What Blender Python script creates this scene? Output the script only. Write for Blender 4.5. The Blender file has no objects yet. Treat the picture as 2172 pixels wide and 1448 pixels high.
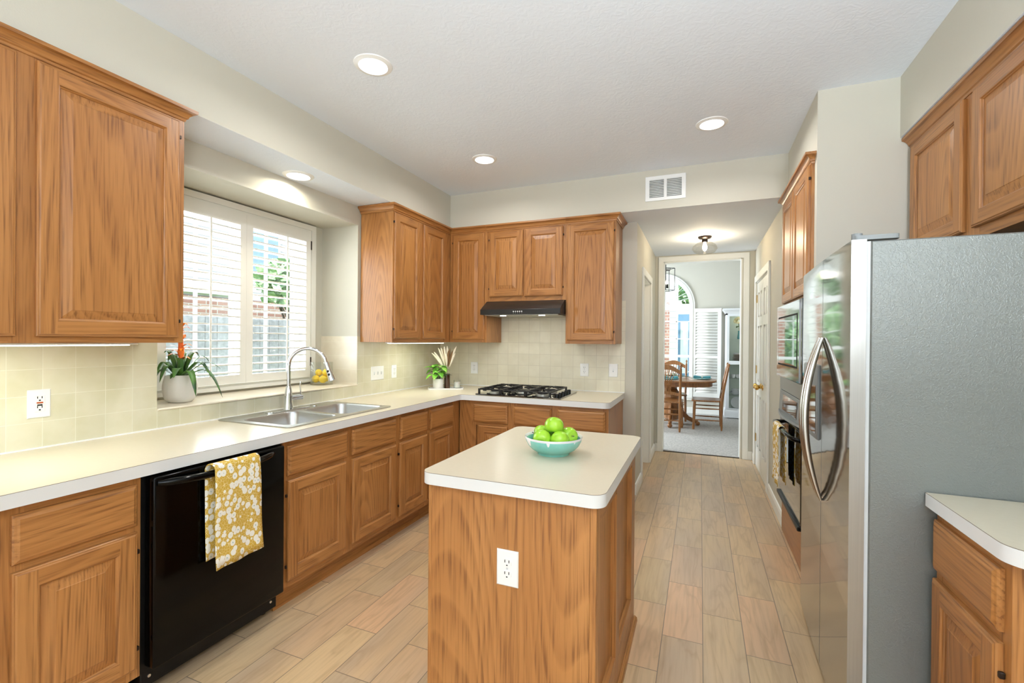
import bpy, bmesh, math, random
from math import pi, sin, cos, radians as R_
from mathutils import Vector as V, Matrix, Euler
from mathutils.geometry import tessellate_polygon
random.seed(7)
scene = bpy.context.scene
COL = scene.collection

# ------------------------------------------------------------------ camera
cam_d = bpy.data.cameras.new('camera'); cam = bpy.data.objects.new('camera', cam_d); COL.objects.link(cam)
right = V((0.92514413, 0.37952545, 0.00829321)); up = V((-0.00888287, -0.00019746, 0.99996053)); fwd = V((-0.3795121, 0.92518128, -0.0031886))
cam.matrix_world = Matrix(((right.x, up.x, -fwd.x, 0), (right.y, up.y, -fwd.y, 0), (right.z, up.z, -fwd.z, 1.3854), (0, 0, 0, 1)))
cam_d.sensor_width = 36; cam_d.sensor_fit = 'HORIZONTAL'; cam_d.lens = 973.886 / 2172 * 36; cam_d.clip_start = 0.03; cam_d.clip_end = 200
scene.camera = cam

# ------------------------------------------------------------------ world, light, exposure
scene.view_settings.view_transform = 'Standard'; scene.view_settings.look = 'None'
scene.view_settings.gamma = 1; scene.view_settings.use_curve_mapping = False
scene.view_settings.exposure = -0.1
w = bpy.data.worlds.new('sky'); scene.world = w; w.use_nodes = True
nt = w.node_tree; bg = nt.nodes['Background']
tc = nt.nodes.new('ShaderNodeTexCoord'); sp = nt.nodes.new('ShaderNodeSeparateXYZ'); rp = nt.nodes.new('ShaderNodeValToRGB')
nt.links.new(tc.outputs['Generated'], sp.inputs[0]); nt.links.new(sp.outputs['Z'], rp.inputs[0]); nt.links.new(rp.outputs[0], bg.inputs[0])
rp.color_ramp.elements[0].color = (.86, .93, 1, 1); rp.color_ramp.elements[1].color = (.48, .68, 1, 1)
bg.inputs[1].default_value = 3.2
cy = scene.cycles
cy.max_bounces = 10; cy.diffuse_bounces = 5; cy.glossy_bounces = 5; cy.transmission_bounces = 8; cy.transparent_max_bounces = 16
cy.sample_clamp_indirect = 6; cy.caustics_reflective = False; cy.caustics_refractive = False

def light(name, kind, loc, energy, color=(1, 1, 1), size=None, size_y=None, aim=None, spread=None, shape=None):
    d = bpy.data.lights.new(name, kind); o = bpy.data.objects.new(name, d); COL.objects.link(o)
    d.energy = energy; d.color = color; o.location = loc
    if kind == 'AREA':
        d.shape = shape or ('RECTANGLE' if size_y else 'DISK'); d.size = size
        if size_y: d.size_y = size_y
        if spread: d.spread = R_(spread)
    elif kind == 'POINT': d.shadow_soft_size = size or .02
    if aim is not None: o.rotation_euler = (V(aim) - V(loc)).to_track_quat('-Z', 'Y').to_euler()
    return o
sun = light('sun', 'SUN', (0, 0, 20), 5.5, (1, .96, .9)); sun.data.angle = R_(1)
sun.rotation_euler = V((-.35, .62, -1.0)).to_track_quat('-Z', 'Y').to_euler()
# added fill lights for daylight: unseen rear windows, sink window, unseen dining side window
light('window_fill', 'AREA', (.4, -4.3, 1.45), 36, (.87, .93, 1), 5.0, 2.4, aim=(.2, 0, 1.7))
light('window_fill', 'AREA', (-2.2, -2.6, 1.5), 34, (.90, .95, 1), 2.2, 1.8, aim=(0, -2.4, 1.5))
light('window_fill', 'AREA', (-3.2, 2.23, 1.7), 55, (.86, .94, 1), 1.1, 1.15, aim=(0, 2.23, 1.5))
light('window_fill', 'AREA', (-3.5, 7.75, 1.6), 230, (.84, .92, 1), 1.6, 1.8, aim=(0, 7.8, 1.3))
# added fill light behind the camera, aimed up like a bounced flash
light('bounce_fill', 'AREA', (.6, -.8, 1.6), 172, (.87, .93, 1), .6, .6, aim=(.7, -.6, 3))

# ------------------------------------------------------------------ materials
def srgb(c):
    return tuple(((x / 255) / 12.92 if x / 255 <= .04045 else ((x / 255 + .055) / 1.055) ** 2.4) for x in c) + (1,)
class NT:
    def __init__(s, name):
        s.m = bpy.data.materials.new(name); s.m.use_nodes = True; s.t = s.m.node_tree; s.n = s.t.nodes
        s.b = s.n['Principled BSDF']; s.out = s.n['Material Output']
    def N(s, t, **k):
        n = s.n.new('ShaderNode' + t)
        for a, v in k.items():
            if a.startswith('i_'):
                key = a[2:]; key = int(key) if key.isdigit() else key.replace('_', ' ')
                n.inputs[key].default_value = v
            else: setattr(n, a, v)
        return n
    def L(s, a, b): s.t.links.new(a, b)
    def coord(s, scale=(1, 1, 1), loc=(0, 0, 0), rnd=False):
        c = s.N('TexCoord'); mp = s.N('Mapping'); mp.inputs['Scale'].default_value = scale; mp.inputs['Location'].default_value = loc
        src = c.outputs['Object']
        if rnd:
            oi = s.N('ObjectInfo'); ad = s.N('VectorMath', operation='ADD'); cb = s.N('CombineXYZ')
            m1 = s.N('Math', operation='MULTIPLY', i_1=17.3); m2 = s.N('Math', operation='MULTIPLY', i_1=29.1); m3 = s.N('Math', operation='MULTIPLY', i_1=11.7)
            for m, k in ((m1, 0), (m2, 1), (m3, 2)): s.L(oi.outputs['Random'], m.inputs[0]); s.L(m.outputs[0], cb.inputs[k])
            s.L(src, ad.inputs[0]); s.L(cb.outputs[0], ad.inputs[1]); src = ad.outputs[0]
        s.L(src, mp.inputs[0]); return mp.outputs[0]
    def ramp(s, fac, stops, interp='LINEAR'):
        r = s.N('ValToRGB'); r.color_ramp.interpolation = interp; e = r.color_ramp.elements
        while len(e) < len(stops): e.new(.5)
        for el, (p, c) in zip(e, stops): el.position = p; el.color = c if len(c) == 4 else tuple(c) + (1,)
        s.L(fac, r.inputs[0]); return r.outputs[0]
    def mix(s, fac, a, b, mode='MIX'):
        m = s.N('Mix', data_type='RGBA', blend_type=mode)
        for x, i in ((fac, 0), (a, 6), (b, 7)):
            if hasattr(x, 'links'): s.L(x, m.inputs[i])
            else: m.inputs[i].default_value = x
        return m.outputs[2]
    def bump(s, h, strength=.2, dist=.01):
        b = s.N('Bump', i_Strength=strength, i_Distance=dist); s.L(h, b.inputs['Height']); s.L(b.outputs[0], s.b.inputs['Normal'])
G = lambda v: (v, v, v, 1)

def mat(name, rgb, rough=.5, metal=0., var=.04, scale=8, bump=0, bscale=200, spec=None, coat=0, trans=0, ior=None, sss=0):
    s = NT(name); c = srgb(rgb); p = s.coord()
    n = s.N('TexNoise', i_Scale=scale, i_Detail=3.); s.L(p, n.inputs['Vector'])
    lo = tuple(x * (1 - var) for x in c[:3]); hi = tuple(min(1, x * (1 + var)) for x in c[:3])
    s.L(s.ramp(n.outputs['Fac'], [(.3, lo), (.7, hi)]), s.b.inputs['Base Color'])
    s.b.inputs['Roughness'].default_value = rough; s.b.inputs['Metallic'].default_value = metal
    if spec is not None: s.b.inputs['Specular IOR Level'].default_value = spec
    if coat: s.b.inputs['Coat Weight'].default_value = coat; s.b.inputs['Coat Roughness'].default_value = .05
    if trans: s.b.inputs['Transmission Weight'].default_value = trans
    if ior: s.b.inputs['IOR'].default_value = ior
    if sss: s.b.inputs['Subsurface Weight'].default_value = sss; s.b.inputs['Subsurface Scale'].default_value = .02
    if bump:
        n2 = s.N('TexNoise', i_Scale=bscale, i_Detail=4.); s.L(p, n2.inputs['Vector']); s.bump(n2.outputs['Fac'], bump, .004)
    return s.m

def oak(name, axis, light_=(185, 130, 74), mid=(165, 110, 57), dark=(124, 74, 34), rough=.36):
    s = NT(name)
    g = [1.0, 1.0, 1.0]; g[axis] = .085
    p = s.coord(rnd=True); mp = s.N('Mapping'); mp.inputs['Scale'].default_value = g; s.L(p, mp.inputs[0])
    n = s.N('TexNoise', i_Scale=2.4, i_Detail=.8, i_Roughness=.35, i_Distortion=.15); s.L(mp.outputs[0], n.inputs['Vector'])
    mu = s.N('Math', operation='MULTIPLY', i_1=54.); s.L(n.outputs['Fac'], mu.inputs[0])
    fr = s.N('Math', operation='FRACT'); s.L(mu.outputs[0], fr.inputs[0])
    ring = s.ramp(fr.outputs[0], [(0, G(.9)), (.14, G(1)), (.5, G(.25)), (.85, G(0)), (1, G(.9))])
    g2 = [150., 150., 150.]; g2[axis] = 5.
    mp2 = s.N('Mapping'); mp2.inputs['Scale'].default_value = g2; s.L(p, mp2.inputs[0])
    n2 = s.N('TexNoise', i_Scale=1., i_Detail=2.); s.L(mp2.outputs[0], n2.inputs['Vector'])
    pore = s.ramp(n2.outputs['Fac'], [(.48, G(0)), (.66, G(1))])
    g3 = [3.2, 3.2, 3.2]; g3[axis] = .5
    mp3 = s.N('Mapping'); mp3.inputs['Scale'].default_value = g3; s.L(p, mp3.inputs[0])
    n3 = s.N('TexNoise', i_Scale=1.6, i_Detail=2.); s.L(mp3.outputs[0], n3.inputs['Vector'])
    base = s.mix(s.ramp(n3.outputs['Fac'], [(.3, G(0)), (.7, G(1))]), srgb(light_), srgb(mid))
    oi = s.N('ObjectInfo')
    tint = s.ramp(oi.outputs['Random'], [(0, (.93, .93, .93)), (1, (1.0, 1.0, 1.0))])
    base = s.mix(1., base, tint, 'MULTIPLY')
    a = s.N('Math', operation='MULTIPLY', i_1=.30); s.L(ring, a.inputs[0])
    c1 = s.mix(a.outputs[0], base, srgb(dark))
    b = s.N('Math', operation='MULTIPLY'); s.L(pore, b.inputs[0])
    rr = s.N('Math', operation='MULTIPLY_ADD', i_1=.45, i_2=.22); s.L(ring, rr.inputs[0]); s.L(rr.outputs[0], b.inputs[1])
    c2 = s.mix(b.outputs[0], c1, srgb(tuple(x * .82 for x in dark)))
    s.L(c2, s.b.inputs['Base Color']); s.b.inputs['Roughness'].default_value = rough
    s.bump(n2.outputs['Fac'], .05, .002)
    return s.m

M = {}
M['oak_z'] = oak('oak_upright_grain', 2); M['oak_y'] = oak('oak_grain_along_run', 1); M['oak_x'] = oak('oak_grain_across', 0)
M['oak_d'] = oak('oak_furniture', 2, (168, 116, 68), (144, 94, 50), (92, 56, 28), .3)
M['wall'] = mat('wall_paint', (204, 201, 188), .7, var=.012, scale=2, bump=.08, bscale=160)
def ceiling_mat():
    s = NT('ceiling_texture'); s.b.inputs['Base Color'].default_value = srgb((234, 243, 255)); s.b.inputs['Roughness'].default_value = .8
    p = s.coord(); n = s.N('TexNoise', i_Scale=28., i_Detail=3., i_Distortion=1.2); s.L(p, n.inputs['Vector'])
    r = s.ramp(n.outputs['Fac'], [(.42, G(0)), (.6, G(1))]); s.bump(r, .10, .005); return s.m
M['ceil'] = ceiling_mat()
M['trim'] = mat('white_gloss_paint', (240, 240, 234), .28, var=.01)
M['cream_trim'] = mat('cream_gloss_paint', (240, 240, 234), .3, var=.01)
M['lam'] = mat('cream_laminate', (212, 203, 180), .26, var=.01, scale=60)
M['lam_edge'] = mat('laminate_edge_band', (228, 230, 230), .3, var=.01)
M['lam_line'] = mat('laminate_seam_line', (110, 98, 84), .6)
M['white'] = mat('white_plastic', (244, 246, 246), .3, var=.008)
M['black'] = mat('black_enamel', (2, 2, 2), .1, var=.1, spec=.18)
M['blackm'] = mat('black_satin', (9, 9, 10), .4, spec=.3)
M['dark'] = mat('dark_gap', (14, 12, 10), .8)
M['hood'] = mat('charcoal_painted_steel', (44, 44, 44), .3, metal=.3)
M['hood_in'] = mat('hood_filter_aluminium', (176, 176, 168), .4, metal=.6)
M['iron'] = mat('cast_iron', (18, 18, 18), .42, bump=.1)
M['chrome'] = mat('chrome', (225, 228, 230), .06, metal=1, var=.01)
M['brass'] = mat('polished_brass', (200, 160, 84), .14, metal=1)
M['bronze'] = mat('dark_bronze', (60, 50, 44), .35, metal=.8)
M['glassblk'] = mat('black_glass', (6, 8, 9), .03, var=.05, coat=1., spec=1.)
M['mirrorglass'] = mat('mirrored_dark_glass', (150, 158, 158), .03, metal=.9)
M['grey'] = mat('grey_plastic', (128, 132, 132), .35)
M['greylt'] = mat('pale_gasket', (205, 210, 212), .45)
def brushed(name, rgb, rough, axis, metal=1., aniso=120):
    s = NT(name); sc = [aniso * 3.] * 3; sc[axis] = 2.
    p = s.coord(scale=tuple(sc)); n = s.N('TexNoise', i_Scale=1., i_Detail=3.); s.L(p, n.inputs['Vector'])
    c = srgb(rgb); s.L(s.ramp(n.outputs['Fac'], [(.3, tuple(x * .95 for x in c[:3])), (.7, tuple(min(1, x * 1.04) for x in c[:3]))]), s.b.inputs['Base Color'])
    s.b.inputs['Metallic'].default_value = metal; s.b.inputs['Roughness'].default_value = rough
    n4 = s.N('TexNoise', i_Scale=3.2, i_Detail=2.); s.L(s.coord(scale=(.6, .6, 3.5)), n4.inputs['Vector'])
    s.bump(n4.outputs['Fac'], .06, .02)
    return s.m
M['steel'] = brushed('brushed_stainless_steel', (172, 171, 168), .07, 1)
M['steel_sink'] = brushed('sink_stainless_steel', (190, 190, 188), .3, 1)
M['steel_edge'] = brushed('door_edge_stainless_steel', (176, 176, 174), .36, 2)
M['handle_steel'] = mat('satin_handle_metal', (200, 200, 196), .24, metal=1)
def fridge_side():
    s = NT('textured_grey_side'); s.b.inputs['Base Color'].default_value = srgb((124, 128, 125)); s.b.inputs['Roughness'].default_value = .34
    s.b.inputs['Metallic'].default_value = .35
    p = s.coord(); n = s.N('TexNoise', i_Scale=170., i_Detail=2., i_Distortion=.8); s.L(p, n.inputs['Vector'])
    r = s.ramp(n.outputs['Fac'], [(.45, G(0)), (.6, G(1))]); s.bump(r, .3, .0015); return s.m
M['fside'] = fridge_side()
def emit(name, rgb, st):
    s = NT(name); s.b.inputs['Base Color'].default_value = (0.8, .8, .8, 1)
    s.b.inputs['Emission Color'].default_value = srgb(rgb); s.b.inputs['Emission Strength'].default_value = st; return s.m
M['lamp'] = emit('lit_diffuser', (255, 253, 248), 9.); M['lamp_s'] = emit('lit_tube', (250, 255, 240), 5.); M['bulb'] = emit('lit_filament_bulb', (255, 240, 210), 40.)
M['bulb_hall'] = emit('bright_filament_bulb', (255, 234, 202), 400.)
M['disp'] = emit('lit_display', (150, 190, 220), .25)
def glass(name, tint=(1, 1, 1), gl=.08):
    s = NT(name); tr = s.N('BsdfTransparent'); tr.inputs[0].default_value = tint + (1,); g = s.N('BsdfGlossy'); g.inputs['Roughness'].default_value = .02
    fr = s.N('LayerWeight', i_Blend=.25); mt = s.N('Math', operation='MULTIPLY_ADD', i_1=.35, i_2=gl * .1); s.L(fr.outputs['Fresnel'], mt.inputs[0])
    mx = s.N('MixShader'); s.L(mt.outputs[0], mx.inputs[0]); s.L(tr.outputs[0], mx.inputs[1]); s.L(g.outputs[0], mx.inputs[2]); s.L(mx.outputs[0], s.out.inputs[0])
    return s.m
M['glass'] = glass('clear_window_glass'); M['jar'] = glass('clear_jar_glass', (.97, .985, .98), .15); M['globe'] = glass('clear_globe_glass', (.98, .96, .92), .2)

def tile_mat(name, ax, tile, tile2, grout, y0, z0=.914, pitch=.1108):
    s = NT(name); c = s.N('TexCoord'); sp = s.N('SeparateXYZ'); s.L(c.outputs['Object'], sp.inputs[0]); cb = s.N('CombineXYZ')
    a1 = s.N('Math', operation='ADD', i_1=-y0 + pitch * 100); a2 = s.N('Math', operation='ADD', i_1=-z0 + pitch * 100)
    s.L(sp.outputs[ax], a1.inputs[0]); s.L(sp.outputs['Z'], a2.inputs[0]); s.L(a1.outputs[0], cb.inputs[0]); s.L(a2.outputs[0], cb.inputs[1])
    br = s.N('TexBrick', offset=0., squash=1.); s.L(cb.outputs[0], br.inputs['Vector'])
    for k, v in (('Color1', G(0)), ('Color2', G(1)), ('Mortar', G(.5)), ('Scale', 1.), ('Mortar Size', .0016), ('Mortar Smooth', .3), ('Brick Width', pitch), ('Row Height', pitch)): br.inputs[k].default_value = v
    n = s.N('TexNoise', i_Scale=9., i_Detail=3.); s.L(c.outputs['Object'], n.inputs['Vector'])
    col = s.mix(s.ramp(n.outputs['Fac'], [(.35, G(0)), (.65, G(1))]), srgb(tile), srgb(tile2))
    tv = s.ramp(br.outputs['Color'], [(0, (.95, .95, .94)), (1, (1.02, 1.02, 1.02))]); col = s.mix(1., col, tv, 'MULTIPLY')
    s.L(s.mix(br.outputs['Fac'], col, srgb(grout)), s.b.inputs['Base Color'])
    s.b.inputs['Roughness'].default_value = .3
    inv = s.N('Math', operation='SUBTRACT', i_0=1.); s.L(br.outputs['Fac'], inv.inputs[1]); s.bump(inv.outputs[0], .35, .002)
    return s.m
M['tile_l'] = tile_mat('cream_wall_tile', 'Y', (222, 218, 196), (214, 210, 182), (232, 230, 212), 1.042)
M['tile_b'] = tile_mat('cream_wall_tile_back', 'X', (232, 228, 208), (225, 220, 198), (206, 200, 180), -1.781, pitch=.1113)
M['tile_s'] = tile_mat('cream_sill_tile', 'Y', (238, 230, 212), (228, 218, 198), (238, 232, 214), 1.042)

def floor_mat():
    s = NT('wood_look_floor_tile'); c = s.N('TexCoord'); sp = s.N('SeparateXYZ'); s.L(c.outputs['Object'], sp.inputs[0]); cb = s.N('CombineXYZ')
    a1 = s.N('Math', operation='ADD', i_1=-2.276 + .5225 * 40); a2 = s.N('Math', operation='ADD', i_1=-.0225 + .1775 * 40)
    s.L(sp.outputs['Y'], a1.inputs[0]); s.L(sp.outputs['X'], a2.inputs[0]); s.L(a1.outputs[0], cb.inputs[0]); s.L(a2.outputs[0], cb.inputs[1])
    br = s.N('TexBrick', offset=.5, squash=1.); s.L(cb.outputs[0], br.inputs['Vector'])
    for k, v in (('Color1', G(0)), ('Color2', G(1)), ('Mortar', G(.5)), ('Scale', 1.), ('Mortar Size', .0019), ('Mortar Smooth', .1), ('Bias', 0.), ('Brick Width', .5225), ('Row Height', .1775)): br.inputs[k].default_value = v
    off = s.N('VectorMath', operation='MULTIPLY'); s.L(br.outputs['Color'], off.inputs[0]); off.inputs[1].default_value = (37., 53., 91.)
    ad = s.N('VectorMath', operation='ADD'); s.L(c.outputs['Object'], ad.inputs[0]); s.L(off.outputs[0], ad.inputs[1])
    mp = s.N('Mapping'); mp.inputs['Scale'].default_value = (1, .16, 1); s.L(ad.outputs[0], mp.inputs[0])
    n = s.N('TexNoise', i_Scale=9., i_Detail=3., i_Distortion=.6); s.L(mp.outputs[0], n.inputs['Vector'])
    mu = s.N('Math', operation='MULTIPLY', i_1=9.); s.L(n.outputs['Fac'], mu.inputs[0]); fr = s.N('Math', operation='PINGPONG', i_1=1.); s.L(mu.outputs[0], fr.inputs[0])
    mp2 = s.N('Mapping'); mp2.inputs['Scale'].default_value = (70, 3.5, 1); s.L(ad.outputs[0], mp2.inputs[0])
    n2 = s.N('TexNoise', i_Scale=1., i_Detail=3.); s.L(mp2.outputs[0], n2.inputs['Vector'])
    mp3 = s.N('Mapping'); mp3.inputs['Scale'].default_value = (5, .9, 1); s.L(ad.outputs[0], mp3.inputs[0])
    n3 = s.N('TexNoise', i_Scale=1., i_Detail=1.); s.L(mp3.outputs[0], n3.inputs['Vector'])
    base = s.ramp(br.outputs['Color'], [(.0, srgb((208, 180, 138))), (.3, srgb((214, 182, 140))), (.5, srgb((198, 174, 136))), (.7, srgb((216, 176, 138))), (1., srgb((204, 178, 136)))])
    base = s.mix(s.ramp(n3.outputs['Fac'], [(.42, G(0)), (.68, G(.75))]), base, srgb((186, 164, 138)))
    f1 = s.ramp(fr.outputs[0], [(0, G(.32)), (.35, G(.06)), (1, G(0))]); col = s.mix(f1, base, srgb((150, 120, 86)))
    f2 = s.ramp(n2.outputs['Fac'], [(.45, G(0)), (.75, G(.4))]); col = s.mix(f2, col, srgb((160, 132, 100)))
    s.L(s.mix(br.outputs['Fac'], col, srgb((128, 112, 92))), s.b.inputs['Base Color']); s.b.inputs['Roughness'].default_value = .3
    inv = s.N('Math', operation='SUBTRACT', i_0=1.); s.L(br.outputs['Fac'], inv.inputs[1]); s.bump(inv.outputs[0], .3, .0015)
    return s.m
M['floor'] = floor_mat()
M['carpet'] = mat('grey_carpet_pile', (176, 172, 166), .95, var=.22, scale=45, bump=1., bscale=260)
def towel_mat():
    s = NT('mustard_floral_cotton'); p = s.coord(scale=(1, 1, .8)); 
    vo = s.N('TexVoronoi', i_Scale=46., i_Randomness=.75); vo.feature = 'F1'; s.L(p, vo.inputs['Vector'])
    sepc = s.N('SeparateColor'); s.L(vo.outputs['Color'], sepc.inputs[0])
    rad = s.N('Math', operation='MULTIPLY_ADD', i_1=-.20, i_2=.55); s.L(sepc.outputs[0], rad.inputs[0])
    lt = s.N('Math', operation='LESS_THAN'); s.L(vo.outputs['Distance'], lt.inputs[0]); s.L(rad.outputs[0], lt.inputs[1])
    ct = s.N('Math', operation='LESS_THAN', i_1=.10); s.L(vo.outputs['Distance'], ct.inputs[0])
    v2 = s.N('TexVoronoi', i_Scale=95.); v2.feature = 'DISTANCE_TO_EDGE'; s.L(p, v2.inputs['Vector'])
    lf = s.N('Math', operation='LESS_THAN', i_1=.035); s.L(v2.outputs['Distance'], lf.inputs[0])
    c = s.mix(lf.outputs[0], srgb((198, 162, 58)), srgb((232, 214, 160))); c = s.mix(lt.outputs[0], c, srgb((246, 246, 238))); c = s.mix(ct.outputs[0], c, srgb((84, 160, 170)))
    s.L(c, s.b.inputs['Base Color']); s.b.inputs['Roughness'].default_value = .85; return s.m
M['towel'] = towel_mat()
def apple_mat():
    s = NT('green_apple_skin'); p = s.coord(); n = s.N('TexNoise', i_Scale=18., i_Detail=2.); s.L(p, n.inputs['Vector'])
    s.L(s.ramp(n.outputs['Fac'], [(.3, srgb((134, 188, 36))), (.7, srgb((166, 210, 58)))]), s.b.inputs['Base Color']); s.b.inputs['Roughness'].default_value = .22; return s.m
M['apple'] = apple_mat()
def bowl_mat():
    s = NT('aqua_glazed_stoneware'); c = s.N('TexCoord'); sp = s.N('SeparateXYZ'); s.L(c.outputs['Object'], sp.inputs[0])
    n = s.N('TexNoise', i_Scale=16., i_Detail=3.); s.L(c.outputs['Object'], n.inputs['Vector'])
    mp = s.N('Mapping'); mp.inputs['Scale'].default_value = (34, 34, 1.2); s.L(c.outputs['Object'], mp.inputs[0]); n2 = s.N('TexNoise', i_Scale=1., i_Detail=0.); s.L(mp.outputs[0], n2.inputs['Vector'])
    drip = s.ramp(n2.outputs['Fac'], [(.66, G(0)), (.76, G(.024))])
    a = s.N('Math', operation='ADD'); s.L(sp.outputs['Z'], a.inputs[0]); s.L(drip, a.inputs[1])
    m = s.N('Math', operation='GREATER_THAN', i_1=.0655); s.L(a.outputs[0], m.inputs[0])
    col = s.mix(s.ramp(n.outputs['Fac'], [(.35, G(0)), (.65, G(1))]), srgb((112, 184, 174)), srgb((134, 196, 184)))
    s.L(s.mix(m.outputs[0], col, srgb((228, 226, 228))), s.b.inputs['Base Color']); s.b.inputs['Roughness'].default_value = .2; return s.m
M['bowl'] = bowl_mat()
M['lemon'] = mat('lemon_rind', (244, 208, 56), .4, bump=.2, bscale=220)
def leaf_mat(name, a, b):
    s = NT(name); p = s.coord(); n = s.N('TexNoise', i_Scale=14., i_Detail=2.); s.L(p, n.inputs['Vector'])
    s.L(s.ramp(n.outputs['Fac'], [(.35, srgb(a)), (.65, srgb(b))]), s.b.inputs['Base Color']); s.b.inputs['Roughness'].default_value = .38; return s.m
M['leafd'] = leaf_mat('dark_green_leaf', (40, 76, 44), (92, 140, 58)); M['leafl'] = leaf_mat('bright_green_leaf', (96, 170, 50), (150, 214, 84)); M['leafg'] = leaf_mat('grey_green_leaf', (60, 84, 62), (92, 118, 86))
M['orange'] = leaf_mat('orange_bract', (244, 150, 40), (236, 112, 60)); M['stem'] = mat('plant_stem', (92, 120, 60), .6); M['soil'] = mat('potting_soil', (60, 48, 38), .95, bump=.6)
M['pot'] = mat('matte_white_ceramic', (232, 230, 226), .42, var=.015)
M['pampas'] = mat('dried_plume', (240, 230, 208), .95, var=.08, bump=1., bscale=300); M['plumed'] = mat('brown_dried_plume', (128, 98, 66), .95, var=.2, bump=1., bscale=300)
M['amber'] = mat('brown_glass', (70, 44, 24), .12, var=.2, coat=.4)
M['wax'] = mat('white_candle_wax', (244, 240, 232), .5, sss=.2)
M['brick'] = None
def brick_mat(name, c1, c2, mortar, bw=.2, rh=.075):
    s = NT(name); c = s.N('TexCoord'); sp = s.N('SeparateXYZ'); s.L(c.outputs['Object'], sp.inputs[0]); cb = s.N('CombineXYZ')
    ad = s.N('Math', operation='ADD'); s.L(sp.outputs['X'], ad.inputs[0]); s.L(sp.outputs['Y'], ad.inputs[1]); s.L(ad.outputs[0], cb.inputs[0]); s.L(sp.outputs['Z'], cb.inputs[1])
    br = s.N('TexBrick'); s.L(cb.outputs[0], br.inputs['Vector'])
    for k, v in (('Color1', srgb(c1)), ('Color2', srgb(c2)), ('Mortar', srgb(mortar)), ('Scale', 1.), ('Mortar Size', .008), ('Brick Width', bw), ('Row Height', rh)): br.inputs[k].default_value = v
    s.L(br.outputs['Color'], s.b.inputs['Base Color']); s.b.inputs['Roughness'].default_value = .85; return s.m
M['brick'] = brick_mat('red_brown_brick', (196, 150, 134), (170, 124, 110), (206, 200, 190))
M['siding'] = brick_mat('pale_lap_siding', (238, 238, 234), (236, 236, 232), (170, 170, 168), 4., .15)
M['fence'] = mat('weathered_fence_board', (176, 176, 178), .85, var=.2, scale=20)
M['stone'] = mat('pale_stone', (220, 216, 208), .8, var=.1)
M['bluedoor'] = mat('blue_grey_paint', (122, 160, 196), .5)
M['grass'] = mat('lawn', (120, 170, 80), .95, var=.4, scale=30, bump=1., bscale=120)
M['bark'] = mat('tree_bark', (104, 84, 66), .9, var=.3, scale=30, bump=.8, bscale=60)
M['bluegl'] = mat('reflecting_blue_pane', (150, 176, 200), .15)
M['foliage'] = leaf_mat('tree_foliage', (120, 160, 110), (170, 200, 140)); M['roof'] = mat('roof_shingle', (120, 112, 104), .9, var=.2)
M['paint_w'] = mat('white_furniture_paint', (234, 238, 242), .35, var=.01)
M['hutch_in'] = mat('pale_green_cabinet_lining', (206, 220, 208), .5)
M['plate'] = mat('white_china', (236, 240, 242), .2, var=.01); M['plateb'] = mat('taupe_stoneware', (150, 138, 126), .35); M['teal'] = mat('teal_linen', (78, 140, 148), .85); M['tealp'] = mat('teal_glaze', (90, 160, 160), .25)
M['cream_fl'] = mat('cream_petals', (250, 240, 190), .6); M['rust'] = mat('orange_button', (176, 84, 40), .4); M['mat_w'] = mat('woven_placemat', (206, 190, 176), .9, var=.2, scale=60, bump=.6)

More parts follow.
